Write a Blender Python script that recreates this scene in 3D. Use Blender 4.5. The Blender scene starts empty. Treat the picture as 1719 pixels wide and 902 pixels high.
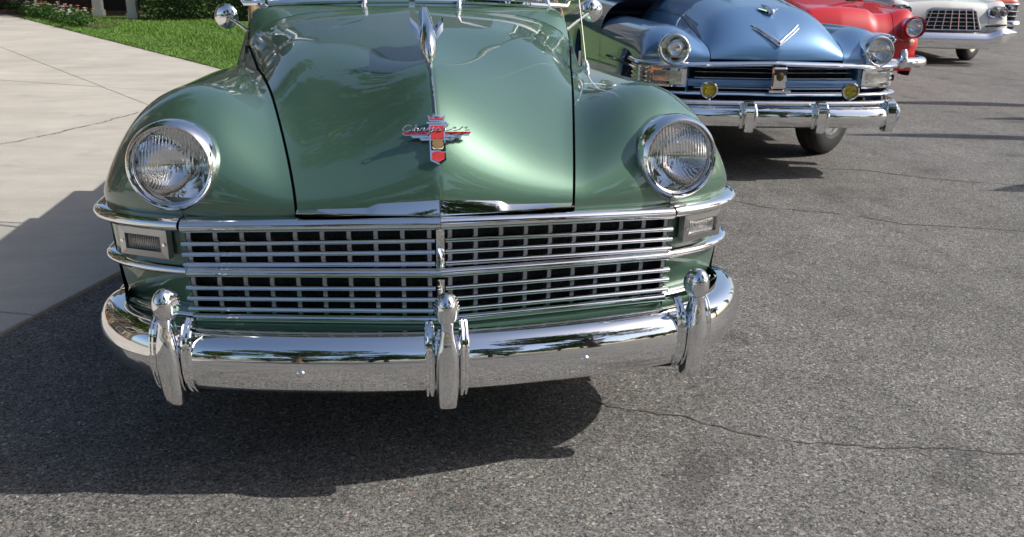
import bpy, bmesh, math, random
from math import sin, cos, pi, sqrt, radians, exp, log
from mathutils import Vector, Matrix

random.seed(7)
SC = bpy.context.scene
COL = SC.collection

# ------------------------------------------------------------------ camera
YAW, PITCH, ROLL = 0.157961, 0.338080, -0.016183
CAM = Vector((-0.1545, -2.2075, 1.3703))
cam_d = bpy.data.cameras.new('camera')
cam_d.sensor_width = 36.0
cam_d.lens = 1442.14 * 36.0 / 1719.0
cam_d.clip_start, cam_d.clip_end = 0.05, 3000.0
cam = bpy.data.objects.new('camera', cam_d)
COL.objects.link(cam)
_f = Vector((sin(YAW)*cos(PITCH), cos(YAW)*cos(PITCH), -sin(PITCH)))
_r = Vector((cos(YAW), -sin(YAW), 0.0))
_d = _f.cross(_r)
_r2 = cos(ROLL)*_r + sin(ROLL)*_d
_d2 = -sin(ROLL)*_r + cos(ROLL)*_d
_m = Matrix.Identity(4)
for i in range(3):
    _m[i][0], _m[i][1], _m[i][2], _m[i][3] = _r2[i], -_d2[i], -_f[i], CAM[i]
cam.matrix_world = _m
SC.camera = cam
cam_d.dof.use_dof = True
cam_d.dof.focus_distance = 2.45
cam_d.dof.aperture_fstop = 11.0

# ------------------------------------------------------------------ sky and sun
SUN = Vector((1.17, -0.26, 1.0)).normalized()
world = bpy.data.worlds.new('World')
SC.world = world
world.use_nodes = True
wn = world.node_tree
wn.nodes.clear()
sky = wn.nodes.new('ShaderNodeTexSky')
sky.sky_type = 'NISHITA'
sky.sun_disc = False
sky.sun_elevation = math.asin(SUN.z)
sky.sun_rotation = math.atan2(SUN.x, SUN.y)
sky.air_density, sky.dust_density, sky.ozone_density = 1.0, 2.6, 1.2
bg = wn.nodes.new('ShaderNodeBackground')
bg.inputs['Strength'].default_value = 0.125
wo = wn.nodes.new('ShaderNodeOutputWorld')
wn.links.new(sky.outputs[0], bg.inputs[0])
wn.links.new(bg.outputs[0], wo.inputs[0])
sun_d = bpy.data.lights.new('sun', 'SUN')
sun_d.energy = 4.3
sun_d.angle = radians(0.53)
sun_d.color = (1.0, 0.95, 0.87)
sun = bpy.data.objects.new('sun', sun_d)
sun.rotation_euler = SUN.to_track_quat('Z', 'Y').to_euler()
COL.objects.link(sun)
SC.view_settings.view_transform = 'Standard'
SC.view_settings.look = 'None'
SC.view_settings.exposure = 0.25
SC.view_settings.gamma = 1.0
SC.view_settings.use_curve_mapping = False
SC.cycles.use_denoising = True
SC.cycles.max_bounces = 10
SC.cycles.transmission_bounces = 8
SC.cycles.sample_clamp_indirect = 8.0
SC.cycles.caustics_reflective = False
SC.cycles.caustics_refractive = False

# ------------------------------------------------------------------ materials
def new_mat(name):
    m = bpy.data.materials.new(name)
    m.use_nodes = True
    nt = m.node_tree
    return m, nt, nt.nodes['Principled BSDF']

def simple(name, col, rough=0.5, metal=0.0, coat=0.0, spec=None, trans=0.0, ior=None, noise=0.0, nscale=20.0, bump=0.0):
    m, nt, b = new_mat(name)
    b.inputs['Base Color'].default_value = (*col, 1)
    b.inputs['Roughness'].default_value = rough
    b.inputs['Metallic'].default_value = metal
    b.inputs['Coat Weight'].default_value = coat
    b.inputs['Coat Roughness'].default_value = 0.02
    b.inputs['Transmission Weight'].default_value = trans
    if ior: b.inputs['IOR'].default_value = ior
    if spec is not None: b.inputs['Specular IOR Level'].default_value = spec
    if noise or bump:
        tc = nt.nodes.new('ShaderNodeTexCoord')
        n = nt.nodes.new('ShaderNodeTexNoise'); n.inputs['Scale'].default_value = nscale; n.inputs['Detail'].default_value = 6
        nt.links.new(tc.outputs['Object'], n.inputs['Vector'])
        if noise:
            r = nt.nodes.new('ShaderNodeMapRange')
            r.inputs['From Min'].default_value = 0.3; r.inputs['From Max'].default_value = 0.7
            r.inputs['To Min'].default_value = 1 - noise; r.inputs['To Max'].default_value = 1 + noise
            nt.links.new(n.outputs['Fac'], r.inputs['Value'])
            mx = nt.nodes.new('ShaderNodeVectorMath'); mx.operation = 'SCALE'
            mx.inputs[0].default_value = col
            nt.links.new(r.outputs[0], mx.inputs['Scale'])
            nt.links.new(mx.outputs[0], b.inputs['Base Color'])
        if bump:
            bp = nt.nodes.new('ShaderNodeBump'); bp.inputs['Strength'].default_value = bump; bp.inputs['Distance'].default_value = 0.01
            nt.links.new(n.outputs['Fac'], bp.inputs['Height'])
            nt.links.new(bp.outputs[0], b.inputs['Normal'])
    return m

def paint(name, col, metal=0.35, rough=0.32, ior=1.8):
    """Car paint: flaked base under a clear coat, with a faint orange peel."""
    m, nt, b = new_mat(name)
    b.inputs['Metallic'].default_value = metal
    b.inputs['Roughness'].default_value = rough
    b.inputs['Coat Weight'].default_value = 1.0
    b.inputs['Coat Roughness'].default_value = 0.012
    b.inputs['Coat IOR'].default_value = ior
    tc = nt.nodes.new('ShaderNodeTexCoord')
    n = nt.nodes.new('ShaderNodeTexNoise'); n.inputs['Scale'].default_value = 900; n.inputs['Detail'].default_value = 1
    r = nt.nodes.new('ShaderNodeMapRange'); r.inputs['To Min'].default_value = 0.82; r.inputs['To Max'].default_value = 1.18
    s = nt.nodes.new('ShaderNodeVectorMath'); s.operation = 'SCALE'; s.inputs[0].default_value = col
    nt.links.new(tc.outputs['Object'], n.inputs['Vector']); nt.links.new(n.outputs['Fac'], r.inputs['Value'])
    nt.links.new(r.outputs[0], s.inputs['Scale']); nt.links.new(s.outputs[0], b.inputs['Base Color'])
    n2 = nt.nodes.new('ShaderNodeTexNoise'); n2.inputs['Scale'].default_value = 55; n2.inputs['Detail'].default_value = 1
    bp = nt.nodes.new('ShaderNodeBump'); bp.inputs['Strength'].default_value = 0.012; bp.inputs['Distance'].default_value = 0.004
    nt.links.new(tc.outputs['Object'], n2.inputs['Vector']); nt.links.new(n2.outputs['Fac'], bp.inputs['Height'])
    nt.links.new(bp.outputs[0], b.inputs['Coat Normal'])
    return m

def chrome_mat():
    m, nt, b = new_mat('chrome')
    b.inputs['Base Color'].default_value = (0.88, 0.885, 0.90, 1)
    b.inputs['Metallic'].default_value = 1.0
    tc = nt.nodes.new('ShaderNodeTexCoord')
    n = nt.nodes.new('ShaderNodeTexNoise'); n.inputs['Scale'].default_value = 9; n.inputs['Detail'].default_value = 8; n.inputs['Roughness'].default_value = 0.7
    r = nt.nodes.new('ShaderNodeMapRange'); r.inputs['From Min'].default_value = 0.45; r.inputs['From Max'].default_value = 0.8
    r.inputs['To Min'].default_value = 0.012; r.inputs['To Max'].default_value = 0.06
    nt.links.new(tc.outputs['Object'], n.inputs['Vector']); nt.links.new(n.outputs['Fac'], r.inputs['Value'])
    nt.links.new(r.outputs[0], b.inputs['Roughness'])
    n2 = nt.nodes.new('ShaderNodeTexNoise'); n2.inputs['Scale'].default_value = 14; n2.inputs['Detail'].default_value = 2
    bp = nt.nodes.new('ShaderNodeBump'); bp.inputs['Strength'].default_value = 0.018; bp.inputs['Distance'].default_value = 0.01
    nt.links.new(tc.outputs['Object'], n2.inputs['Vector']); nt.links.new(n2.outputs['Fac'], bp.inputs['Height'])
    nt.links.new(bp.outputs[0], b.inputs['Normal'])
    return m

def asphalt_mat():
    m, nt, b = new_mat('asphalt')
    L = nt.links.new
    tc = nt.nodes.new('ShaderNodeTexCoord')
    def noise(scale, detail=4, rough=0.6):
        n = nt.nodes.new('ShaderNodeTexNoise'); n.inputs['Scale'].default_value = scale
        n.inputs['Detail'].default_value = detail; n.inputs['Roughness'].default_value = rough
        L(tc.outputs['Object'], n.inputs['Vector']); return n
    def voro(scale, feat='F1'):
        v = nt.nodes.new('ShaderNodeTexVoronoi'); v.feature = feat; v.inputs['Scale'].default_value = scale
        L(tc.outputs['Object'], v.inputs['Vector']); return v
    def mrange(src, a, b_, c, d):
        r = nt.nodes.new('ShaderNodeMapRange'); r.inputs['From Min'].default_value = a; r.inputs['From Max'].default_value = b_
        r.inputs['To Min'].default_value = c; r.inputs['To Max'].default_value = d
        L(src, r.inputs['Value']); return r.outputs[0]
    def math_(op, a, b_):
        n = nt.nodes.new('ShaderNodeMath'); n.operation = op
        for i, v in enumerate((a, b_)):
            if isinstance(v, (int, float)): n.inputs[i].default_value = v
            else: L(v, n.inputs[i])
        return n.outputs[0]
    # three sizes of stone, each cell with its own tone
    def tone(scale, rnd=1.0):
        v = voro(scale); v.inputs['Randomness'].default_value = rnd
        sp = nt.nodes.new('ShaderNodeSeparateColor'); L(v.outputs['Color'], sp.inputs[0]); return v, sp
    va, sa = tone(300); vb, sb_ = tone(150); vc, sc_ = tone(75)
    fine = noise(520, 2, 0.5).outputs['Fac']; clump = noise(34, 4, 0.65).outputs['Fac']
    base = math_('ADD', math_('ADD', math_('MULTIPLY', sa.outputs[0], 0.34), math_('MULTIPLY', sb_.outputs[0], 0.30)), math_('ADD', math_('MULTIPLY', fine, 0.22), math_('MULTIPLY', clump, 0.22)))
    ramp = nt.nodes.new('ShaderNodeValToRGB')
    el = ramp.color_ramp.elements
    el[0].position = 0.16; el[0].color = (0.022, 0.029, 0.028, 1)
    el[1].position = 0.98; el[1].color = (0.55, 0.53, 0.49, 1)
    for p, c in ((0.36, (0.088, 0.085, 0.082, 1)), (0.55, (0.185, 0.180, 0.172, 1)), (0.74, (0.265, 0.256, 0.242, 1))):
        e = el.new(p); e.color = c
    L(mrange(base, 0.11, 0.98, 0.0, 1.0), ramp.inputs[0])
    # sparse pale and rusty chips
    chip = mrange(sb_.outputs[1], 0.945, 0.96, 0.0, 1.0)
    mixc = nt.nodes.new('ShaderNodeMix'); mixc.data_type = 'RGBA'
    L(math_('MULTIPLY', chip, mrange(sb_.outputs[2], 0.0, 1.0, 0.25, 0.9)), mixc.inputs['Factor']); L(ramp.outputs[0], mixc.inputs['A']); mixc.inputs['B'].default_value = (0.50, 0.475, 0.43, 1)
    rust = mrange(sc_.outputs[1], 0.985, 0.99, 0.0, 0.35)
    mixr = nt.nodes.new('ShaderNodeMix'); mixr.data_type = 'RGBA'
    L(rust, mixr.inputs['Factor']); L(mixc.outputs['Result'], mixr.inputs['A']); mixr.inputs['B'].default_value = (0.26, 0.15, 0.09, 1)
    big = mrange(noise(0.8, 6, 0.6).outputs['Fac'], 0.3, 0.7, 0.82, 1.14)
    mid = mrange(noise(5, 6, 0.7).outputs['Fac'], 0.28, 0.72, 0.80, 1.16)
    oil = math_('MULTIPLY', mrange(noise(1.9, 3, 0.45).outputs['Fac'], 0.60, 0.72, 1.0, 0.70), mrange(noise(9.5, 2, 0.5).outputs['Fac'], 0.70, 0.76, 1.0, 0.62))
    # faint drag marks and drips along the way cars pull in
    mp = nt.nodes.new('ShaderNodeMapping'); mp.inputs['Scale'].default_value = (5.5, 0.35, 1); mp.inputs['Rotation'].default_value = (0, 0, 0.25)
    L(tc.outputs['Object'], mp.inputs['Vector'])
    nd = nt.nodes.new('ShaderNodeTexNoise'); nd.inputs['Scale'].default_value = 1.0; nd.inputs['Detail'].default_value = 5; L(mp.outputs[0], nd.inputs['Vector'])
    drag = mrange(nd.outputs['Fac'], 0.52, 0.74, 1.0, 0.80)
    k = math_('MULTIPLY', math_('MULTIPLY', drag, big), math_('MULTIPLY', mid, oil))
    s = nt.nodes.new('ShaderNodeVectorMath'); s.operation = 'SCALE'
    L(mixr.outputs['Result'], s.inputs[0]); L(k, s.inputs['Scale'])
    L(s.outputs[0], b.inputs['Base Color'])
    b.inputs['Roughness'].default_value = 0.8
    b.inputs['Specular IOR Level'].default_value = 0.3
    h = math_('ADD', math_('ADD', math_('MULTIPLY', sa.outputs[0], 0.5), math_('MULTIPLY', sb_.outputs[0], 0.7)), math_('ADD', math_('MULTIPLY', fine, 0.5), math_('MULTIPLY', clump, 1.2)))
    bp = nt.nodes.new('ShaderNodeBump'); bp.inputs['Strength'].default_value = 0.8; bp.inputs['Distance'].default_value = 0.0045
    L(h, bp.inputs['Height']); L(bp.outputs[0], b.inputs['Normal'])
    return m

def concrete_mat():
    m, nt, b = new_mat('concrete')
    L = nt.links.new
    tc = nt.nodes.new('ShaderNodeTexCoord')
    def nz(scale, det, a, b_, c, d, vec=None):
        n = nt.nodes.new('ShaderNodeTexNoise'); n.inputs['Scale'].default_value = scale; n.inputs['Detail'].default_value = det; n.inputs['Roughness'].default_value = 0.65
        L(vec or tc.outputs['Object'], n.inputs['Vector'])
        r = nt.nodes.new('ShaderNodeMapRange'); r.inputs['From Min'].default_value = a; r.inputs['From Max'].default_value = b_
        r.inputs['To Min'].default_value = c; r.inputs['To Max'].default_value = d
        L(n.outputs['Fac'], r.inputs['Value']); return r.outputs[0], n
    mp = nt.nodes.new('ShaderNodeMapping'); mp.inputs['Scale'].default_value = (0.7, 3.0, 1); mp.inputs['Rotation'].default_value = (0, 0, 0.15)
    L(tc.outputs['Object'], mp.inputs['Vector'])
    a, _ = nz(0.9, 6, 0.3, 0.7, 0.84, 1.10)
    st, _ = nz(2.3, 5, 0.58, 0.72, 1.0, 0.84)
    ms = nt.nodes.new('ShaderNodeMath'); ms.operation = 'MULTIPLY'; L(a, ms.inputs[0]); L(st, ms.inputs[1]); a = ms.outputs[0]
    c, _ = nz(1.6, 7, 0.3, 0.7, 0.90, 1.08, mp.outputs[0])
    e, n3 = nz(60, 4, 0.3, 0.7, 0.92, 1.06)
    mu = nt.nodes.new('ShaderNodeMath'); mu.operation = 'MULTIPLY'; L(a, mu.inputs[0]); L(c, mu.inputs[1])
    mu2 = nt.nodes.new('ShaderNodeMath'); mu2.operation = 'MULTIPLY'; L(mu.outputs[0], mu2.inputs[0]); L(e, mu2.inputs[1])
    s = nt.nodes.new('ShaderNodeVectorMath'); s.operation = 'SCALE'; s.inputs[0].default_value = (0.465, 0.438, 0.392)
    L(mu2.outputs[0], s.inputs['Scale']); L(s.outputs[0], b.inputs['Base Color'])
    b.inputs['Roughness'].default_value = 0.85
    bp = nt.nodes.new('ShaderNodeBump'); bp.inputs['Strength'].default_value = 0.25; bp.inputs['Distance'].default_value = 0.004
    L(n3.outputs['Fac'], bp.inputs['Height']); L(bp.outputs[0], b.inputs['Normal'])
    return m

def leaf_mat(name, c1, c2, trans=0.25):
    m, nt, b = new_mat(name)
    L = nt.links.new
    g = nt.nodes.new('ShaderNodeNewGeometry')
    r = nt.nodes.new('ShaderNodeValToRGB')
    r.color_ramp.elements[0].color = (*c1, 1); r.color_ramp.elements[1].color = (*c2, 1)
    pn = nt.nodes.new('ShaderNodeTexNoise'); pn.inputs['Scale'].default_value = 1.1; pn.inputs['Detail'].default_value = 4
    tcn = nt.nodes.new('ShaderNodeTexCoord'); L(tcn.outputs['Object'], pn.inputs['Vector'])
    mxn = nt.nodes.new('ShaderNodeMath'); mxn.operation = 'MULTIPLY_ADD'; mxn.inputs[1].default_value = 1.6; mxn.inputs[2].default_value = -0.8
    L(pn.outputs['Fac'], mxn.inputs[0])
    adn = nt.nodes.new('ShaderNodeMath'); adn.operation = 'ADD'; adn.use_clamp = True
    L(g.outputs['Random Per Island'], adn.inputs[0]); L(mxn.outputs[0], adn.inputs[1])
    L(adn.outputs[0], r.inputs[0]); L(r.outputs[0], b.inputs['Base Color'])
    b.inputs['Roughness'].default_value = 0.55
    b.inputs['Specular IOR Level'].default_value = 0.35
    tr = nt.nodes.new('ShaderNodeBsdfTranslucent'); L(r.outputs[0], tr.inputs['Color'])
    mx = nt.nodes.new('ShaderNodeMixShader'); mx.inputs[0].default_value = trans
    out = nt.nodes['Material Output']
    L(b.outputs[0], mx.inputs[1]); L(tr.outputs[0], mx.inputs[2]); L(mx.outputs[0], out.inputs[0])
    return m

def lens_mat(name, tint=(1, 1, 1), flute=34.0):
    """Moulded glass: clear, with vertical fluting and faint horizontal prisms."""
    m, nt, b = new_mat(name)
    L = nt.links.new
    b.inputs['Base Color'].default_value = (*tint, 1)
    b.inputs['Transmission Weight'].default_value = 1.0
    b.inputs['Roughness'].default_value = 0.015
    b.inputs['IOR'].default_value = 1.45
    tc = nt.nodes.new('ShaderNodeTexCoord')
    w = nt.nodes.new('ShaderNodeTexWave'); w.wave_type = 'BANDS'; w.bands_direction = 'X'; w.inputs['Scale'].default_value = flute
    w.inputs['Distortion'].default_value = 0.3; w.inputs['Detail'].default_value = 0
    n = nt.nodes.new('ShaderNodeTexNoise'); n.inputs['Scale'].default_value = 22; n.inputs['Detail'].default_value = 3
    L(tc.outputs['Object'], w.inputs['Vector']); L(tc.outputs['Object'], n.inputs['Vector'])
    sp = nt.nodes.new('ShaderNodeSeparateXYZ'); L(tc.outputs['Object'], sp.inputs[0])
    band = nt.nodes.new('ShaderNodeMapRange'); band.inputs['From Min'].default_value = -0.035; band.inputs['From Max'].default_value = 0.02
    L(sp.outputs['Z'], band.inputs['Value'])
    mu = nt.nodes.new('ShaderNodeMath'); mu.operation = 'MULTIPLY'; L(w.outputs['Fac'], mu.inputs[0]); L(band.outputs[0], mu.inputs[1])
    ad = nt.nodes.new('ShaderNodeMath'); ad.operation = 'MULTIPLY_ADD'; L(n.outputs['Fac'], ad.inputs[0]); ad.inputs[1].default_value = 0.25; L(mu.outputs[0], ad.inputs[2])
    bp = nt.nodes.new('ShaderNodeBump'); bp.inputs['Strength'].default_value = 0.55; bp.inputs['Distance'].default_value = 0.003
    L(ad.outputs[0], bp.inputs['Height']); L(bp.outputs[0], b.inputs['Normal'])
    return m

def wood_mat(name, c1, c2):
    m, nt, b = new_mat(name)
    L = nt.links.new
    tc = nt.nodes.new('ShaderNodeTexCoord')
    mp = nt.nodes.new('ShaderNodeMapping'); mp.inputs['Scale'].default_value = (30, 2.5, 30)
    n = nt.nodes.new('ShaderNodeTexNoise'); n.inputs['Scale'].default_value = 2; n.inputs['Detail'].default_value = 5
    r = nt.nodes.new('ShaderNodeValToRGB'); r.color_ramp.elements[0].color = (*c1, 1); r.color_ramp.elements[1].color = (*c2, 1)
    r.color_ramp.elements[0].position = 0.35; r.color_ramp.elements[1].position = 0.65
    L(tc.outputs['Object'], mp.inputs[0]); L(mp.outputs[0], n.inputs[0]); L(n.outputs['Fac'], r.inputs[0]); L(r.outputs[0], b.inputs['Base Color'])
    b.inputs['Roughness'].default_value = 0.35; b.inputs['Coat Weight'].default_value = 0.8; b.inputs['Coat Roughness'].default_value = 0.05
    return m

M = {}
M['green'] = paint('green_paint', (0.084, 0.172, 0.122), 0.55, 0.46)
M['blue'] = paint('blue_paint', (0.135, 0.285, 0.52), 0.5, 0.36)
M['red'] = paint('red_paint', (0.60, 0.006, 0.012), 0.0, 0.5, 1.45)
M['white'] = paint('white_paint', (0.70, 0.70, 0.66), 0.0, 0.4, 1.5)
M['coral'] = paint('coral_paint', (0.58, 0.10, 0.06), 0.0, 0.4, 1.5)
M['chrome'] = chrome_mat()
M['reflector'] = simple('reflector', (0.9, 0.9, 0.9), 0.04, 1.0)
M['grille_metal'] = simple('grille_metal', (0.50, 0.50, 0.51), 0.28, 1.0)
M['black'] = simple('black_void', (0.008, 0.008, 0.009), 0.8, noise=0.2)
M['radiator'] = simple('radiator_core', (0.085, 0.085, 0.088), 0.6, noise=0.5, nscale=120, bump=0.5)
M['rubber'] = simple('rubber', (0.018, 0.018, 0.019), 0.75, bump=0.15, noise=0.25, nscale=40)
M['grey_metal'] = simple('grey_metal', (0.16, 0.16, 0.16), 0.45, 0.7, noise=0.15)
M['lens'] = lens_mat('headlight_glass')
M['lamp_glass'] = lens_mat('parking_lamp_glass', (0.9, 0.9, 0.88), 60)
M['amber'] = lens_mat('amber_fog_glass', (1.0, 0.86, 0.16), 70)
def pane_mat():
    m, nt, b = new_mat('window_glass'); nt.nodes.remove(b)
    t = nt.nodes.new('ShaderNodeBsdfTransparent'); t.inputs[0].default_value = (0.88, 0.93, 0.91, 1)
    g_ = nt.nodes.new('ShaderNodeBsdfGlossy'); g_.inputs['Roughness'].default_value = 0.0
    f = nt.nodes.new('ShaderNodeFresnel'); f.inputs[0].default_value = 1.5
    x = nt.nodes.new('ShaderNodeMixShader')
    nt.links.new(f.outputs[0], x.inputs[0]); nt.links.new(t.outputs[0], x.inputs[1]); nt.links.new(g_.outputs[0], x.inputs[2])
    nt.links.new(x.outputs[0], nt.nodes['Material Output'].inputs[0]); return m
M['glass'] = pane_mat()
M['dark_glass'] = simple('dark_window_glass', (0.02, 0.025, 0.028), 0.03, spec=0.8)
M['red_enamel'] = simple('red_enamel', (0.55, 0.03, 0.02), 0.15, coat=1.0)
M['gold'] = simple('gold_medallion', (0.62, 0.36, 0.13), 0.3, 0.8)
M['bronze'] = simple('dark_bronze', (0.13, 0.10, 0.04), 0.35, 0.9)
M['cream'] = simple('cream_enamel', (0.75, 0.70, 0.55), 0.3)
M['ash'] = wood_mat('ash_wood', (0.42, 0.20, 0.07), (0.60, 0.32, 0.12))
M['mahogany'] = wood_mat('mahogany_wood', (0.16, 0.045, 0.018), (0.28, 0.09, 0.035))
M['leather'] = simple('tan_leather', (0.28, 0.15, 0.08), 0.5, noise=0.15, nscale=60, bump=0.1)
M['asphalt'] = asphalt_mat()
M['concrete'] = concrete_mat()
M['crack'] = simple('crack_fill', (0.065, 0.062, 0.058), 0.9, noise=0.4, nscale=60)
M['slab_crack'] = simple('slab_crack', (0.20, 0.185, 0.16), 0.95, noise=0.3, nscale=30)
M['soil'] = simple('soil', (0.055, 0.035, 0.022), 0.95, noise=0.3, nscale=30, bump=0.8)
M['turf'] = simple('turf', (0.07, 0.12, 0.025), 0.95, noise=0.35, nscale=8, bump=0.6)
M['grass'] = leaf_mat('grass_blade', (0.085, 0.19, 0.026), (0.19, 0.33, 0.06), 0.3)
M['leaf'] = leaf_mat('tree_leaf', (0.03, 0.075, 0.015), (0.075, 0.14, 0.03))
M['hedge_leaf'] = leaf_mat('hedge_leaf', (0.03, 0.085, 0.016), (0.085, 0.17, 0.035))
M['bark'] = simple('bark', (0.11, 0.08, 0.055), 0.9, noise=0.35, nscale=12, bump=0.8)
M['petal_white'] = simple('white_petal', (0.8, 0.78, 0.74), 0.6)
M['petal_pink'] = simple('pink_petal', (0.68, 0.22, 0.26), 0.6)
M['petal_yellow'] = simple('yellow_petal', (0.75, 0.55, 0.12), 0.6)
M['siding'] = simple('beige_siding', (0.36, 0.32, 0.25), 0.8, noise=0.08, nscale=4)
M['brown_siding'] = simple('brown_siding', (0.17, 0.14, 0.10), 0.85, noise=0.12, nscale=5)
M['brick'] = simple('dark_brick', (0.13, 0.075, 0.06), 0.9, noise=0.3, nscale=9)
M['white_paint'] = simple('white_wood_paint', (0.78, 0.78, 0.76), 0.5, noise=0.04, nscale=6)
M['roofing'] = simple('roof_shingle', (0.07, 0.065, 0.06), 0.9, noise=0.3, nscale=12)
M['stone'] = simple('grey_wall_stone', (0.30, 0.30, 0.29), 0.9, noise=0.15, nscale=5)

# ------------------------------------------------------------------ mesh helpers
def mesh_obj(name, verts, faces, mat=None, parent=None, smooth=True, angle=35, recalc=False):
    me = bpy.data.meshes.new(name)
    me.from_pydata([tuple(v) for v in verts], [], faces)
    if recalc:
        bm = bmesh.new(); bm.from_mesh(me)
        bmesh.ops.remove_doubles(bm, verts=bm.verts, dist=1e-5)
        bmesh.ops.recalc_face_normals(bm, faces=bm.faces); bm.to_mesh(me); bm.free()
    if smooth:
        me.shade_smooth()
        me.set_sharp_from_angle(angle=radians(angle))
    me.update()
    o = bpy.data.objects.new(name, me)
    COL.objects.link(o)
    if mat: me.materials.append(M[mat] if isinstance(mat, str) else mat)
    if parent: o.parent = parent
    return o

class MB:
    """Collects vertices and faces for one mesh."""
    def __init__(s): s.v = []; s.f = []
    def add(s, verts, faces):
        n = len(s.v); s.v += [tuple(v) for v in verts]; s.f += [tuple(i + n for i in f) for f in faces]
    def box(s, c, h, R=None):
        vs = [Vector((x*h[0], y*h[1], z*h[2])) for x in (-1, 1) for y in (-1, 1) for z in (-1, 1)]
        if R: vs = [R @ v for v in vs]
        s.add([v + Vector(c) for v in vs], [(0, 1, 3, 2), (4, 6, 7, 5), (0, 4, 5, 1), (2, 3, 7, 6), (0, 2, 6, 4), (1, 5, 7, 3)])
    def grid(s, rows, close_u=False, close_v=False):
        nu, nv = len(rows), len(rows[0])
        vs = [p for r in rows for p in r]; fs = []
        for i in range(nu if close_u else nu - 1):
            for j in range(nv if close_v else nv - 1):
                a, b = i, (i + 1) % nu; c, d = j, (j + 1) % nv
                fs.append((a*nv + c, a*nv + d, b*nv + d, b*nv + c))
        s.add(vs, fs)
    def cap(s, ring):
        s.add(ring, [tuple(range(len(ring)))])
    def tube(s, pts, r, n=8, caps=True):
        pts = [Vector(p) for p in pts]
        rr = r if isinstance(r, (list, tuple)) else [r]*len(pts)
        rows = []; prev = None
        for i, p in enumerate(pts):
            t = (pts[min(i + 1, len(pts) - 1)] - pts[max(i - 1, 0)]).normalized()
            if prev is None:
                a = Vector((0, 0, 1)) if abs(t.z) < 0.9 else Vector((1, 0, 0))
                u = t.cross(a).normalized()
            else:
                u = (prev - t*prev.dot(t)).normalized()
            prev = u; w = t.cross(u)
            rows.append([p + (u*cos(2*pi*k/n) + w*sin(2*pi*k/n))*rr[i] for k in range(n)])
        s.grid(rows, close_v=True)
        if caps: s.cap(rows[0][::-1]); s.cap(rows[-1])
    def lathe(s, prof, n=32, origin=(0, 0, 0), R=None):
        """prof: (radius, height along -Y) - the axis is local Y, front at -Y."""
        o = Vector(origin); rows = []
        for (r, h) in prof:
            ring = [Vector((r*cos(2*pi*k/n), -h, r*sin(2*pi*k/n))) for k in range(n)]
            if R: ring = [R @ v for v in ring]
            rows.append([v + o for v in ring])
        s.grid(rows, close_v=True)
    def obj(s, name, mat, parent=None, **k):
        return mesh_obj(name, s.v, s.f, mat, parent, **k)

def empty(name, loc=(0, 0, 0), rz=0.0):
    o = bpy.data.objects.new(name, None); o.empty_display_size = 0.2
    o.location = loc; o.rotation_euler = (0, 0, rz); COL.objects.link(o); return o

def tag(o, label, cat, group=None):
    o['label'] = label; o['category'] = cat
    if group: o['group'] = group
    return o

def copy_tree(o, parent=None):
    c = o.copy(); COL.objects.link(c); c.parent = parent
    for ch in list(o.children): copy_tree(ch, c)
    return c

def sm(t, a=0.0, b=1.0):
    t = max(0.0, min(1.0, (t - a)/(b - a))); return t*t*(3 - 2*t)
def G(s):
    s = max(0.0, min(1.0, s)); return sqrt(max(0.0, 1 - (1 - s)**2))
def smax(a, b, k):
    m = max(a, b); return m + k*log(exp((a - m)/k) + exp((b - m)/k))

def sweep(mb, path, prof, cap=True):
    """path: (point, outward plan normal); prof: closed list of (outward, up) or function of the index."""
    rows = []
    for i, (p, nrm) in enumerate(path):
        pr = prof(i/(len(path) - 1)) if callable(prof) else prof
        rows.append([Vector((p[0] + nrm[0]*o, p[1] + nrm[1]*o, p[2] + z)) for (o, z) in pr])
    mb.grid(rows, close_v=True)
    if cap: mb.cap(rows[0][::-1]); mb.cap(rows[-1])

def with_normals(pts, flip=False):
    out = []
    for i, p in enumerate(pts):
        a, b = pts[max(i - 1, 0)], pts[min(i + 1, len(pts) - 1)]
        t = Vector((b[0] - a[0], b[1] - a[1])).normalized()
        n = Vector((t.y, -t.x))
        if flip: n = -n
        out.append((p, n))
    return out

def half_round(h, w, n=9, back=0.012):
    """A bar section: rounded outside, flat back."""
    pr = [(w*sin(pi*k/(n - 1)), h/2*cos(pi*k/(n - 1))) for k in range(n)]
    return pr + [(-back, -h/2), (-back, h/2)]

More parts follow.
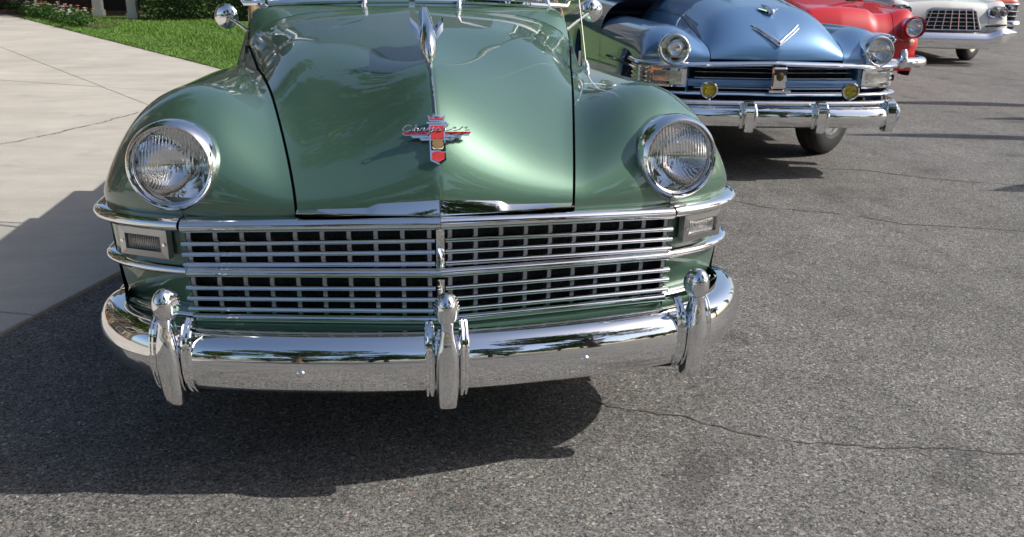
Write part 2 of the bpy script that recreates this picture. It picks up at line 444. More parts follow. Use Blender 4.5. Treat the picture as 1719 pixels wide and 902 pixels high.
# ------------------------------------------------------------------ car body shells
class Shell:
    """Car front described by a plan outline, a crown height field and a rounded rim."""
    def __init__(s, W, zl, A, B, nose, corner_x, corner_d, zt, exp_=1.1, back=1.4, Af=None):
        s.Af = Af
        s.W, s.zl, s.A, s.B, s.nose, s.cx, s.cd, s.zt, s.e, s.back = W, zl, A, B, nose, corner_x, corner_d, zt, exp_, back
    def base(s, ax): return s.nose*(ax/0.68)**s.e
    def yf(s, ax):
        y = s.base(ax)
        if ax > s.cx:
            q = min(1.0, (ax - s.cx)/(s.W - s.cx)); y += s.cd*(1 - sqrt(max(0.0, 1 - q*q)))
        return y
    def pt(s, x, d):
        ax = abs(x)
        y = s.yf(ax)*max(0.0, 1 - d/s.back) + d
        A = s.Af(ax) if s.Af else s.A
        z = s.zl + (s.zt(ax, y) - s.zl)*G(d/A)*G((s.W - ax)/s.B)
        return Vector((x, y, z))
    def outline(s, x0=0.0, side=1, y_end=0.5, z=0.0, n1=14, n2=14, off=0.0):
        """Plan outline from x0 out round the corner and back along the side; list of (point, normal)."""
        pts = []
        if x0 < s.cx:
            pts += [(x0 + (s.cx - x0)*k/n1, None) for k in range(n1)]
            q0 = 0.0
        else: q0 = (x0 - s.cx)/(s.W - s.cx)
        f0 = math.asin(q0)
        for k in range(n2 + 1):
            f = f0 + (pi/2 - f0)*k/n2
            pts.append((s.cx + (s.W - s.cx)*sin(f), s.cd*(1 - cos(f))))
        P = []
        for ax, ex in pts:
            P.append((ax, s.base(ax) + (ex or 0.0)))
        y = P[-1][1]
        if y_end > y + 0.02:
            for k in range(1, 7): P.append((s.W, y + (y_end - y)*k/6))
        out = with_normals(P)
        return [((side*(p[0] + n.x*off), p[1] + n.y*off, z), Vector((side*n.x, n.y))) for p, n in out]
    def drows(s, dmax, n1=16, n2=30):
        ds = [s.A*(1 - cos(pi/2*k/n1)) for k in range(n1 + 1)]
        ds += [s.A + (dmax - s.A)*k/n2 for k in range(1, n2 + 1)]
        return ds

def shell_hood(S, seam, dmax, mat, parent, gap=0.004, nx=28):
    mb = MB(); rows = []
    for d in S.drows(dmax):
        xs = seam(d) - gap
        row = []
        for k in range(-nx, nx + 1):
            row.append(S.pt(xs*k/nx, d))
        a, b = row[0], row[-1]
        row = [a + Vector((0.001, 0.002, -0.016))] + row + [b + Vector((-0.001, 0.002, -0.016))]
        rows.append(row)
    rows = [[p + Vector((0, 0.02, -0.002)) for p in rows[0]]] + rows
    mb.grid(rows)
    return mb.obj('hood', mat, parent, angle=50)

def shell_fender(S, seam, side, dmax, mat, parent, gap=0.004, nx=34, zb=None, name='front_fender', hole=None, tuck=0.03):
    mb = MB(); rows = []
    for d in S.drows(dmax):
        xs = seam(d) + gap
        row = []
        for k in range(nx + 1):
            f = pi/2*k/nx
            row.append(S.pt(side*(xs + (S.W - xs)*sin(f)), d))
        row = [row[0] + Vector((0, 0.002, -0.016))] + row
        rows.append(row)
    rows = [[p + Vector((0, 0.010, -0.035)) for p in rows[0]]] + rows
    mb.grid(rows)
    if hole:    # opening behind the headlight
        hc, hr = hole
        mb.f = [f for f in mb.f if not (lambda c: (c.x - hc[0])**2 + (c.z - hc[2])**2 < hr*hr and c.y < hc[1] + 0.16)(sum((Vector(mb.v[i]) for i in f), Vector())/len(f))]
    if zb:      # outer side wall with the wheel arch
        y0 = S.yf(S.W); y1 = rows[-1][-1].y
        wall = []
        for k in range(61):
            y = y0 + (y1 - y0)*k/60
            b = zb(y); col = []
            for j in range(7):
                t = j/6
                col.append(Vector((side*(S.W - tuck*t*t), y, S.zl + (b - S.zl)*t)))
            col.append(Vector((side*(S.W - tuck - 0.05), y, b)))
            wall.append(col)
        mb.grid(wall)
    return mb.obj(name, mat, parent, angle=50, recalc=True)

def arch(yc, r, zlow=0.30, zc=0.35):
    def f(y):
        q = r*r - (y - yc)**2
        return max(zlow, zc + sqrt(q)) if q > 0 else zlow
    return f

# ------------------------------------------------------------------ shared car parts
def wheel(parent, x, y, r=0.36, w=0.17, steer=0.0, whitewall=False):
    s = 1 if x > 0 else -1
    R = Matrix.Rotation(steer, 3, 'Z') @ Matrix.Rotation(s*pi/2, 3, 'Z')
    mb = MB()
    h = w/2
    prof = [(r*0.58, h*0.7), (r*0.66, h*0.95), (r*0.80, h), (r*0.93, h*0.86), (r*0.985, h*0.66), (r, h*0.4), (r*0.99, h*0.3), (r, h*0.2), (r, -h*0.2), (r*0.99, -h*0.3), (r, -h*0.4), (r*0.985, -h*0.66), (r*0.93, -h*0.86), (r*0.8, -h), (r*0.58, -h*0.7)]
    wh = empty('wheel', (x, y, r)); wh.parent = parent
    mb.lathe(prof, 40, R=R)
    mb.obj('tyre', 'rubber', wh)
    m2 = MB(); m2.lathe([(0.0, h*0.95), (r*0.2, h*0.93), (r*0.33, h*0.8), (r*0.36, h*0.66), (r*0.5, h*0.72), (r*0.59, h*0.78), (r*0.6, h*0.5)], 32, R=R)
    m2.obj('rim', 'chrome', wh)
    return wh

def headlight(parent, c, r_bezel, r_lens, tilt=0.1, toe=0.0, name='headlight', depth=0.05, pod=None, glass='lens', eccentric=0.0):
    """Bezel ring with a glass lens in front of a dished reflector, all facing -Y."""
    R = Matrix.Rotation(toe, 3, 'Z') @ Matrix.Rotation(-tilt, 3, 'X')
    h = empty(name, c); h.parent = parent
    rb, rl = r_bezel, r_lens
    mb = MB()
    prof = [(rb*0.98, -depth), (rb*1.0, -0.026), (rb*0.985, -0.012), (rb*0.95, 0.004), (rb*0.90, 0.016), (rl*1.09, 0.022), (rl*1.06, 0.021), (rl*1.05, 0.012), (rl*1.045, 0.004), (rl*1.02, 0.006), (rl*1.0, 0.005), (rl*0.985, -0.012)]
    mb.lathe(prof, 56, R=R)
    mb.obj('bezel', 'chrome', h, angle=60)
    # reflector dish
    m2 = MB(); m2.lathe([(rl*1.02, -0.010)] + [(rl*q, -0.014 - 0.062*(1 - q*q)*rl/0.095) for q in (0.97, 0.9, 0.8, 0.7, 0.55, 0.4, 0.25, 0.12, 0.02)], 48, R=R)
    m2.obj('reflector', 'reflector', h)
    # lens
    m3 = MB(); front, back = [], []
    for k in range(15):
        q = k/14
        front.append((rl*1.0*q, 0.004 + 0.020*(1 - q*q)*rl/0.095))
    prof = front + [(rl*1.0, 0.000)] + [(rl*q, 0.0 + 0.019*(1 - q*q)*rl/0.095) for q in [1 - k/14 for k in range(15)]]
    m3.lathe(prof, 56, R=None)
    lo = m3.obj('lens', glass, h, angle=60, recalc=True)
    lo.rotation_euler = R.to_euler()
    return h

def side_walls(parent, W, y0, y1, zt, zb, mat, name='side_panel', tuck=0.03):
    for side in (-1, 1):
        mb = MB(); wall = []
        for k in range(81):
            y = y0 + (y1 - y0)*k/80
            w = W(y) if callable(W) else W
            t0 = zt(y) if callable(zt) else zt
            b = zb(y)
            wall.append([Vector((side*(w - tuck*(j/6)**2), y, t0 + (b - t0)*j/6)) for j in range(7)] + [Vector((side*(w - tuck - 0.05), y, b))])
        mb.grid(wall)
        mb.obj(name, mat, parent, angle=50)

def chassis(parent, W, y0, y1, z=0.30):
    mb = MB(); mb.box((0, (y0 + y1)/2, z - 0.02), (W, (y1 - y0)/2, 0.03))
    mb.box((0, 0.98, z + 0.16), (0.45, 0.30, 0.18))
    return mb.obj('chassis', 'black', parent, smooth=False)

def rear_body(parent, mat, W, y0, y1, belt, zl, crown=0.05, hole=None):
    """Everything behind the cowl up to belt height: deck, rounded tail."""
    mb = MB(); rows = []
    L = y1 - y0
    for i in range(41):
        y = y0 + L*sin(pi/2*i/40)
        row = []
        for k in range(-24, 25):
            x = W*sin(pi/2*k/24)
            zt = belt(abs(x), y)
            row.append(Vector((x, y, zl + (zt - zl)*G((y1 - y)/0.9)*G((W - abs(x))/0.16))))
        rows.append(row)
    if hole:
        keep = MB(); nv = 49
        vs = [p for r in rows for p in r]; fs = []
        for i in range(40):
            for j in range(48):
                c = (rows[i][j] + rows[i + 1][j + 1])/2
                if hole(abs(c.x), c.y): continue
                fs.append((i*nv + j, i*nv + j + 1, (i + 1)*nv + j + 1, (i + 1)*nv + j))
        mb.add(vs, fs)
    else: mb.grid(rows)
    # tail wall
    tail = []
    for k in range(-12, 13):
        x = W*k/12; tail.append([Vector((x, y1, zl + (0.36 - zl)*j/4)) for j in range(5)])
    mb.grid(tail)
    return mb.obj('rear_body', mat, parent, angle=50)

def greenhouse(parent, mat, y0, y1, zb, zt, wb=0.70, wt=0.56, rake=0.45, rear=0.6):
    mb = MB(); rows = []
    ya, yb = y0 + rake, y1 - rear
    for i in range(13):
        y = ya + (yb - ya)*i/12
        row = []
        for k in range(-10, 11):
            x = (wt + 0.02)*k/10
            e = G((y - ya + 0.02)/0.5)*0.5 + 0.5; e *= G((yb - y + 0.02)/0.6)*0.5 + 0.5
            row.append(Vector((x, y, zt - 0.09*(1 - e) - 0.09*(abs(x)/wt)**3)))
        rows.append(row)
    mb.grid(rows)
    rows2 = [[p - Vector((0, 0, 0.035)) for p in r] for r in rows]
    mb.grid(rows2)
    mb.grid([[r[0], q[0]] for r, q in zip(rows, rows2)]); mb.grid([[r[-1], q[-1]] for r, q in zip(rows, rows2)])
    mb.grid([[a, b] for a, b in zip(rows[0], rows2[0])]); mb.grid([[a, b] for a, b in zip(rows[-1], rows2[-1])])
    mb.obj('roof', mat, parent, angle=50)
    for s in (-1, 1):
        for (a, b) in (((s*wb, y0, zb), (s*wt, ya, zt - 0.10)), ((s*wb, y1, zb), (s*wt, yb, zt - 0.10)), ((s*(wb + 0.01), (y0 + y1)/2, zb), (s*wt, (ya + yb)/2, zt - 0.10))):
            m = MB(); m.tube([a, b], 0.03, 6); m.obj('pillar', mat, parent)
        m = MB(); m.add([(s*wb, y0, zb), (s*(wb + 0.01), (y0 + y1)/2, zb), (s*wt, (ya + yb)/2, zt - 0.1), (s*wt, ya, zt - 0.1)], [(0, 1, 2, 3)]); m.obj('side_window', 'dark_glass', parent, smooth=False)
        m = MB(); m.add([(s*(wb + 0.01), (y0 + y1)/2, zb), (s*wb, y1, zb), (s*wt, yb, zt - 0.1), (s*wt, (ya + yb)/2, zt - 0.1)], [(0, 1, 2, 3)]); m.obj('side_window', 'dark_glass', parent, smooth=False)
    for nm, (p, q) in (('windshield', (y0, ya)), ('rear_window', (y1, yb))):
        m = MB(); rows = []
        for k in range(-6, 7):
            b = 0.12*(1 - (k/6)**2)*(-1 if p == y0 else 1)
            rows.append([Vector((wb*k/6, p + b, zb)), Vector((wt*k/6, q + b*0.7, zt - 0.06 - 0.04*(k/6)**2))])
        m.grid(rows); m.obj(nm, 'dark_glass', parent)

# ------------------------------------------------------------------ ground, driveway, lawn
def line_x(y): return -1.358 + (y - 1.755)*0.385          # kerbless edge between asphalt and concrete
def lawn_x(y): return -2.175 - (y - 9.943)*0.583           # edge between concrete and lawn

g = mesh_obj('ground', [(-400, -400, -0.012), (400, -400, -0.012), (400, 400, -0.012), (-400, 400, -0.012)], [(0, 1, 2, 3)], 'turf', smooth=False)
g['kind'] = 'structure'
# the asphalt lot is one sheet that runs under the driveway slabs and past the far end of the row
rd = mesh_obj('road', [(-14, -60, 0), (130, -60, 0), (130, 60, 0), (line_x(60), 60, 0), (line_x(5.9) - 0.04, 5.9, 0), (line_x(2.2) - 0.04, 2.2, 0), (-14, 2.2, 0)], [(0, 1, 2, 3, 4, 5, 6)], 'asphalt', smooth=False)
rd['kind'] = 'structure'

def crack(pts, w, parent, mat='crack', rag=0.006):
    """A ragged narrow strip of dark filler lying along a polyline."""
    P = []
    for a, b in zip(pts[:-1], pts[1:]):
        n = max(4, int((Vector(b) - Vector(a)).length/0.014))
        for k in range(n):
            t = k/n; P.append((a[0] + (b[0] - a[0])*t, a[1] + (b[1] - a[1])*t))
    P.append(pts[-1])
    v, f, off, wob = [], [], 0.0, 0.0
    for i, p in enumerate(P):
        a, b = P[max(i - 1, 0)], P[min(i + 1, len(P) - 1)]
        t = Vector((b[0] - a[0], b[1] - a[1])).normalized(); n = Vector((-t.y, t.x))
        off = off*0.82 + random.uniform(-rag, rag)
        wob = 0.75*wob + 0.25*random.uniform(-1.0, 2.2)
        ww = w*max(0.06, 0.55 + wob)*random.uniform(0.5, 1.4)
        c = Vector(p) + n*off
        v += [(c.x + n.x*ww, c.y + n.y*ww, 0.002), (c.x - n.x*ww, c.y - n.y*ww, 0.002)]
        if i and wob > -0.55: f.append((2*i - 2, 2*i - 1, 2*i + 1, 2*i))
    return mesh_obj('crack', v, f, mat, parent, smooth=False)

crack([(0.50, 0.33), (0.582, 0.247), (0.687, 0.188), (0.789, 0.145), (0.921, 0.042), (1.008, -0.017), (1.154, -0.063), (1.295, -0.114), (1.496, -0.153), (1.74, -0.21), (2.6, -0.36), (4.2, -0.55)], 0.0027, rd)
crack([(1.55, 3.0), (2.002, 2.795), (2.193, 2.588), (2.633, 2.367), (2.833, 2.157), (3.6, 1.9), (4.4, 1.75)], 0.004, rd)
crack([(2.6, 3.75), (3.339, 3.505), (3.741, 3.187), (4.221, 2.946), (6.0, 2.6)], 0.005, rd)
crack([(7.2, 11.6), (8.034, 10.217), (8.63, 8.556), (9.6, 6.6)], 0.014, rd)
# loose grit lying on the asphalt near the camera
mb = MB()
for i in range(2600):
    x = random.uniform(-1.6, 2.6); y = random.uniform(-0.75, 3.2)
    if x < line_x(y) + 0.03: continue
    s = random.choice((0.0012, 0.0016, 0.002, 0.0028, 0.0036))*random.uniform(0.7, 1.2)
    R = Matrix.Rotation(random.uniform(0, 6.28), 3, (random.random(), random.random(), random.random() + 0.1))
    vs = [R @ Vector(q)*s*random.uniform(0.7, 1.3) for q in ((1, 0, 0), (-1, 0, 0), (0, 1, 0), (0, -1, 0), (0, 0, 0.8), (0, 0, -0.8))]
    mb.add([v + Vector((x, y, s*0.6)) for v in vs], [(0, 2, 4), (2, 1, 4), (1, 3, 4), (3, 0, 4), (2, 0, 5), (1, 2, 5), (3, 1, 5), (0, 3, 5)])
gr = mb.obj('grit', simple('grit', (0.27, 0.255, 0.235), 0.9, noise=0.5, nscale=70), smooth=False)
gr['kind'] = 'stuff'; gr['label'] = 'loose pale grit scattered over the asphalt'

# concrete driveway: separate slabs with open joints
drive = empty('driveway', (0, 0, 0)); drive['kind'] = 'structure'
bed = MB(); bed.add([(-60, -50, -0.008), (line_x(-50) - 0.004, -50, -0.008), (line_x(5.84) - 0.004, 5.84, -0.008), (lawn_x(24) , 24, -0.008), (-60, 24, -0.008)], [(0, 1, 2, 3, 4)])
bo = bed.obj('joint_bed', simple('joint_dirt', (0.21, 0.195, 0.17), 0.95, noise=0.3, nscale=20), drive, smooth=False)

def clip_poly(poly, a, b, c):
    """Keep a*x + b*y <= c."""
    out = []
    for i, p in enumerate(poly):
        q = poly[(i + 1) % len(poly)]
        dp, dq = a*p[0] + b*p[1] - c, a*q[0] + b*q[1] - c
        if dp <= 0: out.append(p)
        if (dp < 0 < dq) or (dq < 0 < dp):
            t = dp/(dp - dq); out.append((p[0] + (q[0] - p[0])*t, p[1] + (q[1] - p[1])*t))
    return out
# joint lines measured on the driveway
J_long = lambda x0: (lambda y: x0 - 0.590*(y - 6.773))      # runs with the lawn edge
longs = [-2.363, -2.363 - 4.6, -2.363 - 9.2]
cross = [(-2.72, 4.096, -0.50), (-1.7, 1.30, -0.34), (-3.2, 8.2, -0.5), (-4.6, 12.3, -0.5), (-6.0, 16.6, -0.5), (-1.2, -1.9, -0.36), (-1.2, -6.0, -0.36)]
base = [(-30, -14), (line_x(-14), -14), (line_x(5.84), 5.84), (lawn_x(23.4), 23.4), (-30, 23.4)]
def strips(poly):
    # longitudinal joints: x + 0.59*(y-6.773) = x0
    cuts = sorted(longs); res = []
    prev = None
    for i in range(len(cuts) + 1):
        p = poly
        if i < len(cuts): p = clip_poly(p, 1, 0.59, cuts[i] + 0.59*6.773 - 0.0035)
        if i > 0: p = clip_poly(p, -1, -0.59, -(cuts[i - 1] + 0.59*6.773 + 0.0035))
        if len(p) > 2: res.append(p)
    return res
cr = sorted([(y0 - sl*x0, sl) for x0, y0, sl in cross])   # y = c + sl*x
for st in strips(base):
    for i in range(len(cr) + 1):
        p = st
        if i < len(cr): p = clip_poly(p, -cr[i][1], 1, cr[i][0] - 0.0035)
        if i > 0: p = clip_poly(p, cr[i - 1][1], -1, -(cr[i - 1][0] + 0.0035))
        if len(p) < 3: continue
        n = len(p); h = 0.016 + random.uniform(0, 0.003)
        ctr = Vector((sum(q[0] for q in p)/n, sum(q[1] for q in p)/n))
        inner = [Vector(q) + (ctr - Vector(q)).normalized()*0.006 for q in p]
        v = [(q[0], q[1], -0.006) for q in p] + [(q[0], q[1], h - 0.004) for q in p] + [(q.x, q.y, h) for q in inner]
        f = [tuple(range(2*n, 3*n))]
        for k in range(n):
            m_ = (k + 1) % n
            f += [(k, m_, n + m_, n + k), (n + k, n + m_, 2*n + m_, 2*n + k)]
        mesh_obj('slab', v, f, 'concrete', drive, smooth=False)
def on_slab(pts, w):
    o = crack(pts, w, drive, 'slab_crack', 0.008); o.name = 'crack'; o.location.z = 0.0195; return o
on_slab([(-3.6, 4.35), (-3.035, 4.865), (-2.8, 5.25), (-2.55, 5.85), (-2.385, 6.366)], 0.006)
# lawn: soil sheet plus blades
lawn = mesh_obj('lawn', [(0.215, 5.84, 0.012), (lawn_x(9.0) - 0.012, 9.0, 0.03), (lawn_x(23.4) - 0.012, 23.4, 0.03), (-10, 40, 0.03), (15.5, 40, 0.03), (line_x(24) - 0.2, 24, 0.03), (line_x(7) - 0.15, 7, 0.02)], [(0, 1, 2, 3, 4, 5, 6)], 'turf', smooth=False)
lawn['kind'] = 'structure'
mb = MB()
for i in range(52000):
    y = 8.4 + 12.2*random.random()**1.25
    x0 = lawn_x(y) + random.gauss(-0.01, 0.03)
    x = x0 + random.random()**1.15*4.6
    if x > line_x(y) - 0.4: continue
    h = random.uniform(0.025, 0.06)*(1.0 + 0.4*sin(x*3.1 + y*1.7)); a = random.uniform(0, 6.28); w = random.uniform(0.003, 0.006)*(1 + y/14)
    lean = Vector((random.gauss(0, 0.02), random.gauss(0, 0.02), h))
    u = Vector((cos(a), sin(a), 0))*w; p = Vector((x, y, 0.028))
    mb.add([p - u, p + u, p + lean], [(0, 1, 2)])
gb = mb.obj('grass', 'grass', smooth=False)
gb['kind'] = 'stuff'; gb['label'] = 'mown green grass of the front lawn'

def leaf_cloud(mb, pts_fn, n, size, flat=0.5):
    for i in range(n):
        p, nrm = pts_fn()
        s = size*random.uniform(0.6, 1.35)
        d = Vector((random.gauss(0, 1), random.gauss(0, 1), random.gauss(0, 1)*flat)).normalized()
        e = d.cross(Vector((random.gauss(0, 1), random.gauss(0, 1), random.gauss(0, 1)))).normalized()
        if nrm is not None: e = (e + nrm*0.6).normalized()
        a, b = d*s, e*s*0.5
        mb.add([p - a, p + b, p + a, p - b], [(0, 1, 2, 3)])

# clipped hedge in front of the porch
hedge = empty('hedge', (-2.2, 20.5, 0))
tag(hedge, 'long clipped dark green hedge behind the lawn, right of the white posts', 'hedge')
def hedge_pt():
    f = random.random(); x = random.uniform(-3.35, 5.4)
    if f < 0.62: return Vector((x, -0.55 + random.gauss(0, 0.035) + 0.05*sin(x*4), random.uniform(0.02, 0.98))), Vector((0, -1, 0.3))
    if f < 0.92: return Vector((x, random.uniform(-0.55, 0.55), 0.98 + random.gauss(0, 0.035))), Vector((0, 0, 1))
    return Vector((-3.35 + random.gauss(0, 0.03), random.uniform(-0.55, 0.55), random.uniform(0.02, 0.98))), Vector((-1, 0, 0.2))
mb = MB(); leaf_cloud(mb, hedge_pt, 11000, 0.030); mb.obj('foliage', 'hedge_leaf', hedge, smooth=False)
mb = MB(); mb.box((1.02, 0, 0.48), (4.30, 0.47, 0.46)); mb.obj('twig_core', simple('twig_core', (0.018, 0.03, 0.01), 0.95, noise=0.4, nscale=30), hedge, smooth=False)

# planting bed with flowers
sb = mesh_obj('flower_bed', [(-5.75, 17.1, 0.045), (-5.35, 18.6, 0.05), (-5.9, 19.9, 0.05), (-7.4, 21.9, 0.05), (-9.9, 24.6, 0.05), (-11.2, 24.9, 0.045), (lawn_x(23) + 0.15, 23, 0.04)], [(6, 5, 4, 3, 2, 1, 0)], 'soil', smooth=False)
sb['kind'] = 'structure'
def flower_plant(petal, seed):
    random.seed(seed)
    r = empty('flower_plant')
    def pt():
        a = random.uniform(0, 6.28); q = sqrt(random.random())*0.24
        return Vector((cos(a)*q, sin(a)*q, 0.03 + random.random()*0.26*(1 - (q/0.3)**2))), Vector((0, 0, 1))
    mb = MB(); leaf_cloud(mb, pt, 260, 0.034); mb.obj('foliage', 'hedge_leaf', r, smooth=False)
    for i in range(7):
        a = random.uniform(0, 6.28); q = sqrt(random.random())*0.2; c = Vector((cos(a)*q, sin(a)*q, 0.27 + random.uniform(-0.06, 0.05)))
        m = MB(); s = random.uniform(0.028, 0.048)
        for k in range(6):
            b = 2*pi*k/6; u = Vector((cos(b), sin(b), 0.35)); v = Vector((-sin(b), cos(b), 0))
            m.add([c, c + u*s*0.6 + v*s*0.45, c + u*s*1.1, c + u*s*0.6 - v*s*0.45], [(0, 1, 2, 3)])
        m.obj('bloom', petal, r, smooth=False)
    return r
protos = [flower_plant(p, s) for p, s in (('petal_white', 3), ('petal_pink', 5), ('petal_yellow', 8))]
names = {0: 'white', 1: 'pink', 2: 'yellow'}
random.seed(21)
used = [False]*3
for i in range(22):
    t = i/21
    y = 17.6 + 6.6*t
    k = (0, 0, 2, 0, 1, 0, 0)[i % 7]
    if used[k]: o = copy_tree(protos[k])
    else: o = protos[k]; used[k] = True
    o.location = (lawn_x(y) + 0.42 + random.uniform(-0.15, 0.35), y, 0.045)
    o.rotation_euler = (0, 0, random.uniform(0, 6.28)); sc = random.uniform(0.8, 1.25); o.scale = (sc, sc, sc)
    tag(o, 'low %s flowering plant in the bed along the driveway' % names[k], 'flower', '%s flowers in the driveway bed' % names[k])

# ------------------------------------------------------------------ house behind the lawn
def build_house():
    h = empty('house', (-6.0, 25.5, 0))
    tag(h, 'beige gabled house with white porch posts and dark windows beyond the lawn', 'house')
    def bx(name, c, hh, mat, par=h, **k):
        m = MB(); m.box(c, hh); return m.obj(name, mat, par, smooth=False, **k)
    # walls: ground floor and upper floor; front face at local y = 0
    bx('wall', (1.0, 4.0, 3.0), (9.0, 4.0, 3.0), 'siding')
    bx('base_course', (1.0, -0.03, 0.35), (9.05, 0.06, 0.35), 'brick')
    for i in range(18):     # clapboards on the front
        bx('clapboard', (1.0, -0.012, 0.85 + i*0.29), (9.0, 0.018, 0.13), 'siding')
    # main gable roof and two dormer gables
    m = MB()
    m.add([(-8.5, -0.6, 5.9), (10.5, -0.6, 5.9), (10.5, 4, 9.0), (-8.5, 4, 9.0), (-8.5, 8.6, 5.9), (10.5, 8.6, 5.9)], [(0, 1, 2, 3), (3, 2, 5, 4)])
    m.add([(-8.5, -0.6, 5.7), (10.5, -0.6, 5.7), (10.5, -0.6, 5.9), (-8.5, -0.6, 5.9)], [(0, 1, 2, 3)])
    rf = m.obj('roof', 'roofing', h, smooth=False)
    for cx in (-4.2, 5.2):
        m = MB()
        m.add([(cx - 2.2, -0.35, 5.6), (cx + 2.2, -0.35, 5.6), (cx, -0.35, 8.3)], [(0, 1, 2)])
        m.obj('gable', 'siding', h, smooth=False)
        m = MB()
        m.add([(cx - 2.6, -0.7, 5.3), (cx, -0.7, 8.5), (cx, 4, 8.5), (cx - 2.6, 4, 5.3), (cx + 2.6, -0.7, 5.3), (cx + 2.6, 4, 5.3)], [(0, 1, 2, 3), (1, 4, 5, 2)])
        m.obj('gable_roof', 'roofing', rf, smooth=False)
    bx('chimney', (8.2, 4.5, 8.6), (0.5, 0.5, 1.4), 'brick', rf)
    for (x, z, w, hh) in [(-6.2, 4.3, 0.6, 0.8), (-3.0, 4.3, 0.6, 0.8), (0.6, 4.3, 0.6, 0.8), (3.8, 4.3, 0.6, 0.8), (6.8, 4.3, 0.6, 0.8), (3.2, 1.75, 0.8, 0.8), (7.2, 1.75, 0.8, 0.8), (-6.0, 1.75, 0.8, 0.8), (-4.2, 6.5, 0.4, 0.5), (5.2, 6.5, 0.4, 0.5)]:
        y = -0.40 if z > 6 else -0.05
        w_ = bx('window', (x, y, z), (w, 0.03, hh), 'dark_glass')
        for s in (-1, 1):
            bx('frame', (x + s*(w + 0.05), y - 0.03, z), (0.05, 0.04, hh + 0.1), 'white_paint', w_)
            bx('frame', (x, y - 0.03, z + s*(hh + 0.05)), (w, 0.04, 0.05), 'white_paint', w_)
        bx('mullion', (x, y - 0.035, z), (0.02, 0.02, hh), 'white_paint', w_)
    # porch: roof on white posts over a dark recessed entrance
    bx('porch_roof', (-0.4, -2.2, 3.05), (3.4, 2.4, 0.12), 'roofing')
    bx('porch_beam', (-0.4, -4.3, 2.82), (3.3, 0.10, 0.11), 'white_paint')
    for px, py in ((-1.05, -3.65), (0.10, -4.95), (-3.5, -2.2)):
        p = bx('porch_post', (px, py, 1.36), (0.105, 0.105, 1.35), 'white_paint')
        bx('post_base', (px, py, 0.09), (0.13, 0.13, 0.08), 'white_paint', p)
    bx('porch_floor', (-0.4, -1.6, 0.06), (3.2, 1.5, 0.06), 'brick')
    d = bx('door', (-0.4, -0.06, 1.2), (0.55, 0.04, 1.1), 'mahogany')
    bx('handle', (0.02, -0.12, 1.1), (0.02, 0.03, 0.06), 'grille_metal', d)
    # low porch wall at the side, and a black panel painting the porch shade
    bx('porch_wall', (-3.2, -1.6, 0.5), (1.5, 0.12, 0.45), 'brick')
    bx('porch_shade_panel', (0.2, -3.0, 0.75), (1.6, 0.06, 0.75), 'black')
    return h
build_house()
def build_side_house():
    h = empty('side_house', (-11.5, 6.5, 0))
    tag(h, 'tall brown house with white window frames beside the driveway, left of the green car', 'house')
    def bx(name, c, hh, mat, par=h):
        m = MB(); m.box(c, hh); return m.obj(name, mat, par, smooth=False)
    bx('wall', (-4.0, 2.0, 5.6), (4.0, 7.2, 5.6), 'brown_siding')
    bx('base_course', (0.03, 2.0, 0.4), (0.06, 7.25, 0.4), 'brick')
    bx('eave', (0.20, 2.0, 11.25), (0.45, 7.5, 0.10), 'white_paint')
    m = MB(); m.add([(0.7, -5.6, 11.2), (0.7, 9.6, 11.2), (-4.0, 8.0, 14.6), (-4.0, -4.0, 14.6), (-8.5, -5.6, 11.2), (-8.5, 9.6, 11.2)], [(0, 1, 2, 3), (3, 2, 5, 4), (0, 3, 4), (1, 5, 2)]); m.obj('roof', 'roofing', h, smooth=False)
    wins = [(y, z, 0.62, 0.85) for z in (5.2, 8.6) for y in (-3.8, -1.0, 2.0, 5.0, 7.8)] + [(-3.2, 1.9, 0.8, 0.9), (0.0, 1.9, 0.5, 0.9), (4.4, 1.9, 0.8, 0.9), (7.4, 1.9, 0.8, 0.9)]
    for y, z, w, hh in wins:
        x = 0.18 if z > 11 else 0.05
        w_ = bx('window', (x, y, z), (0.03, w, hh), 'dark_glass')
        for q in (-1, 1):
            bx('frame', (x + 0.04, y + q*(w + 0.06), z), (0.04, 0.06, hh + 0.12), 'white_paint', w_)
            bx('frame', (x + 0.04, y, z + q*(hh + 0.06)), (0.04, w, 0.06), 'white_paint', w_)
    d = bx('door', (0.07, 2.0, 1.15), (0.05, 0.55, 1.1), 'mahogany')
    bx('handle', (0.14, 2.4, 1.1), (0.03, 0.02, 0.06), 'grille_metal', d)
build_side_house()
wl = empty('garden_wall', (-13.5, 25.6, 0)); tag(wl, 'low pale grey garden wall left of the flower bed', 'wall')
for i in range(9):
    for r in range(3):
        m = MB(); m.box((-2.6 + i*0.72 + (0.36 if r % 2 else 0), 0, 0.14 + r*0.27), (0.352, 0.15, 0.13)); m.obj('stone_block', 'stone', wl, smooth=False)

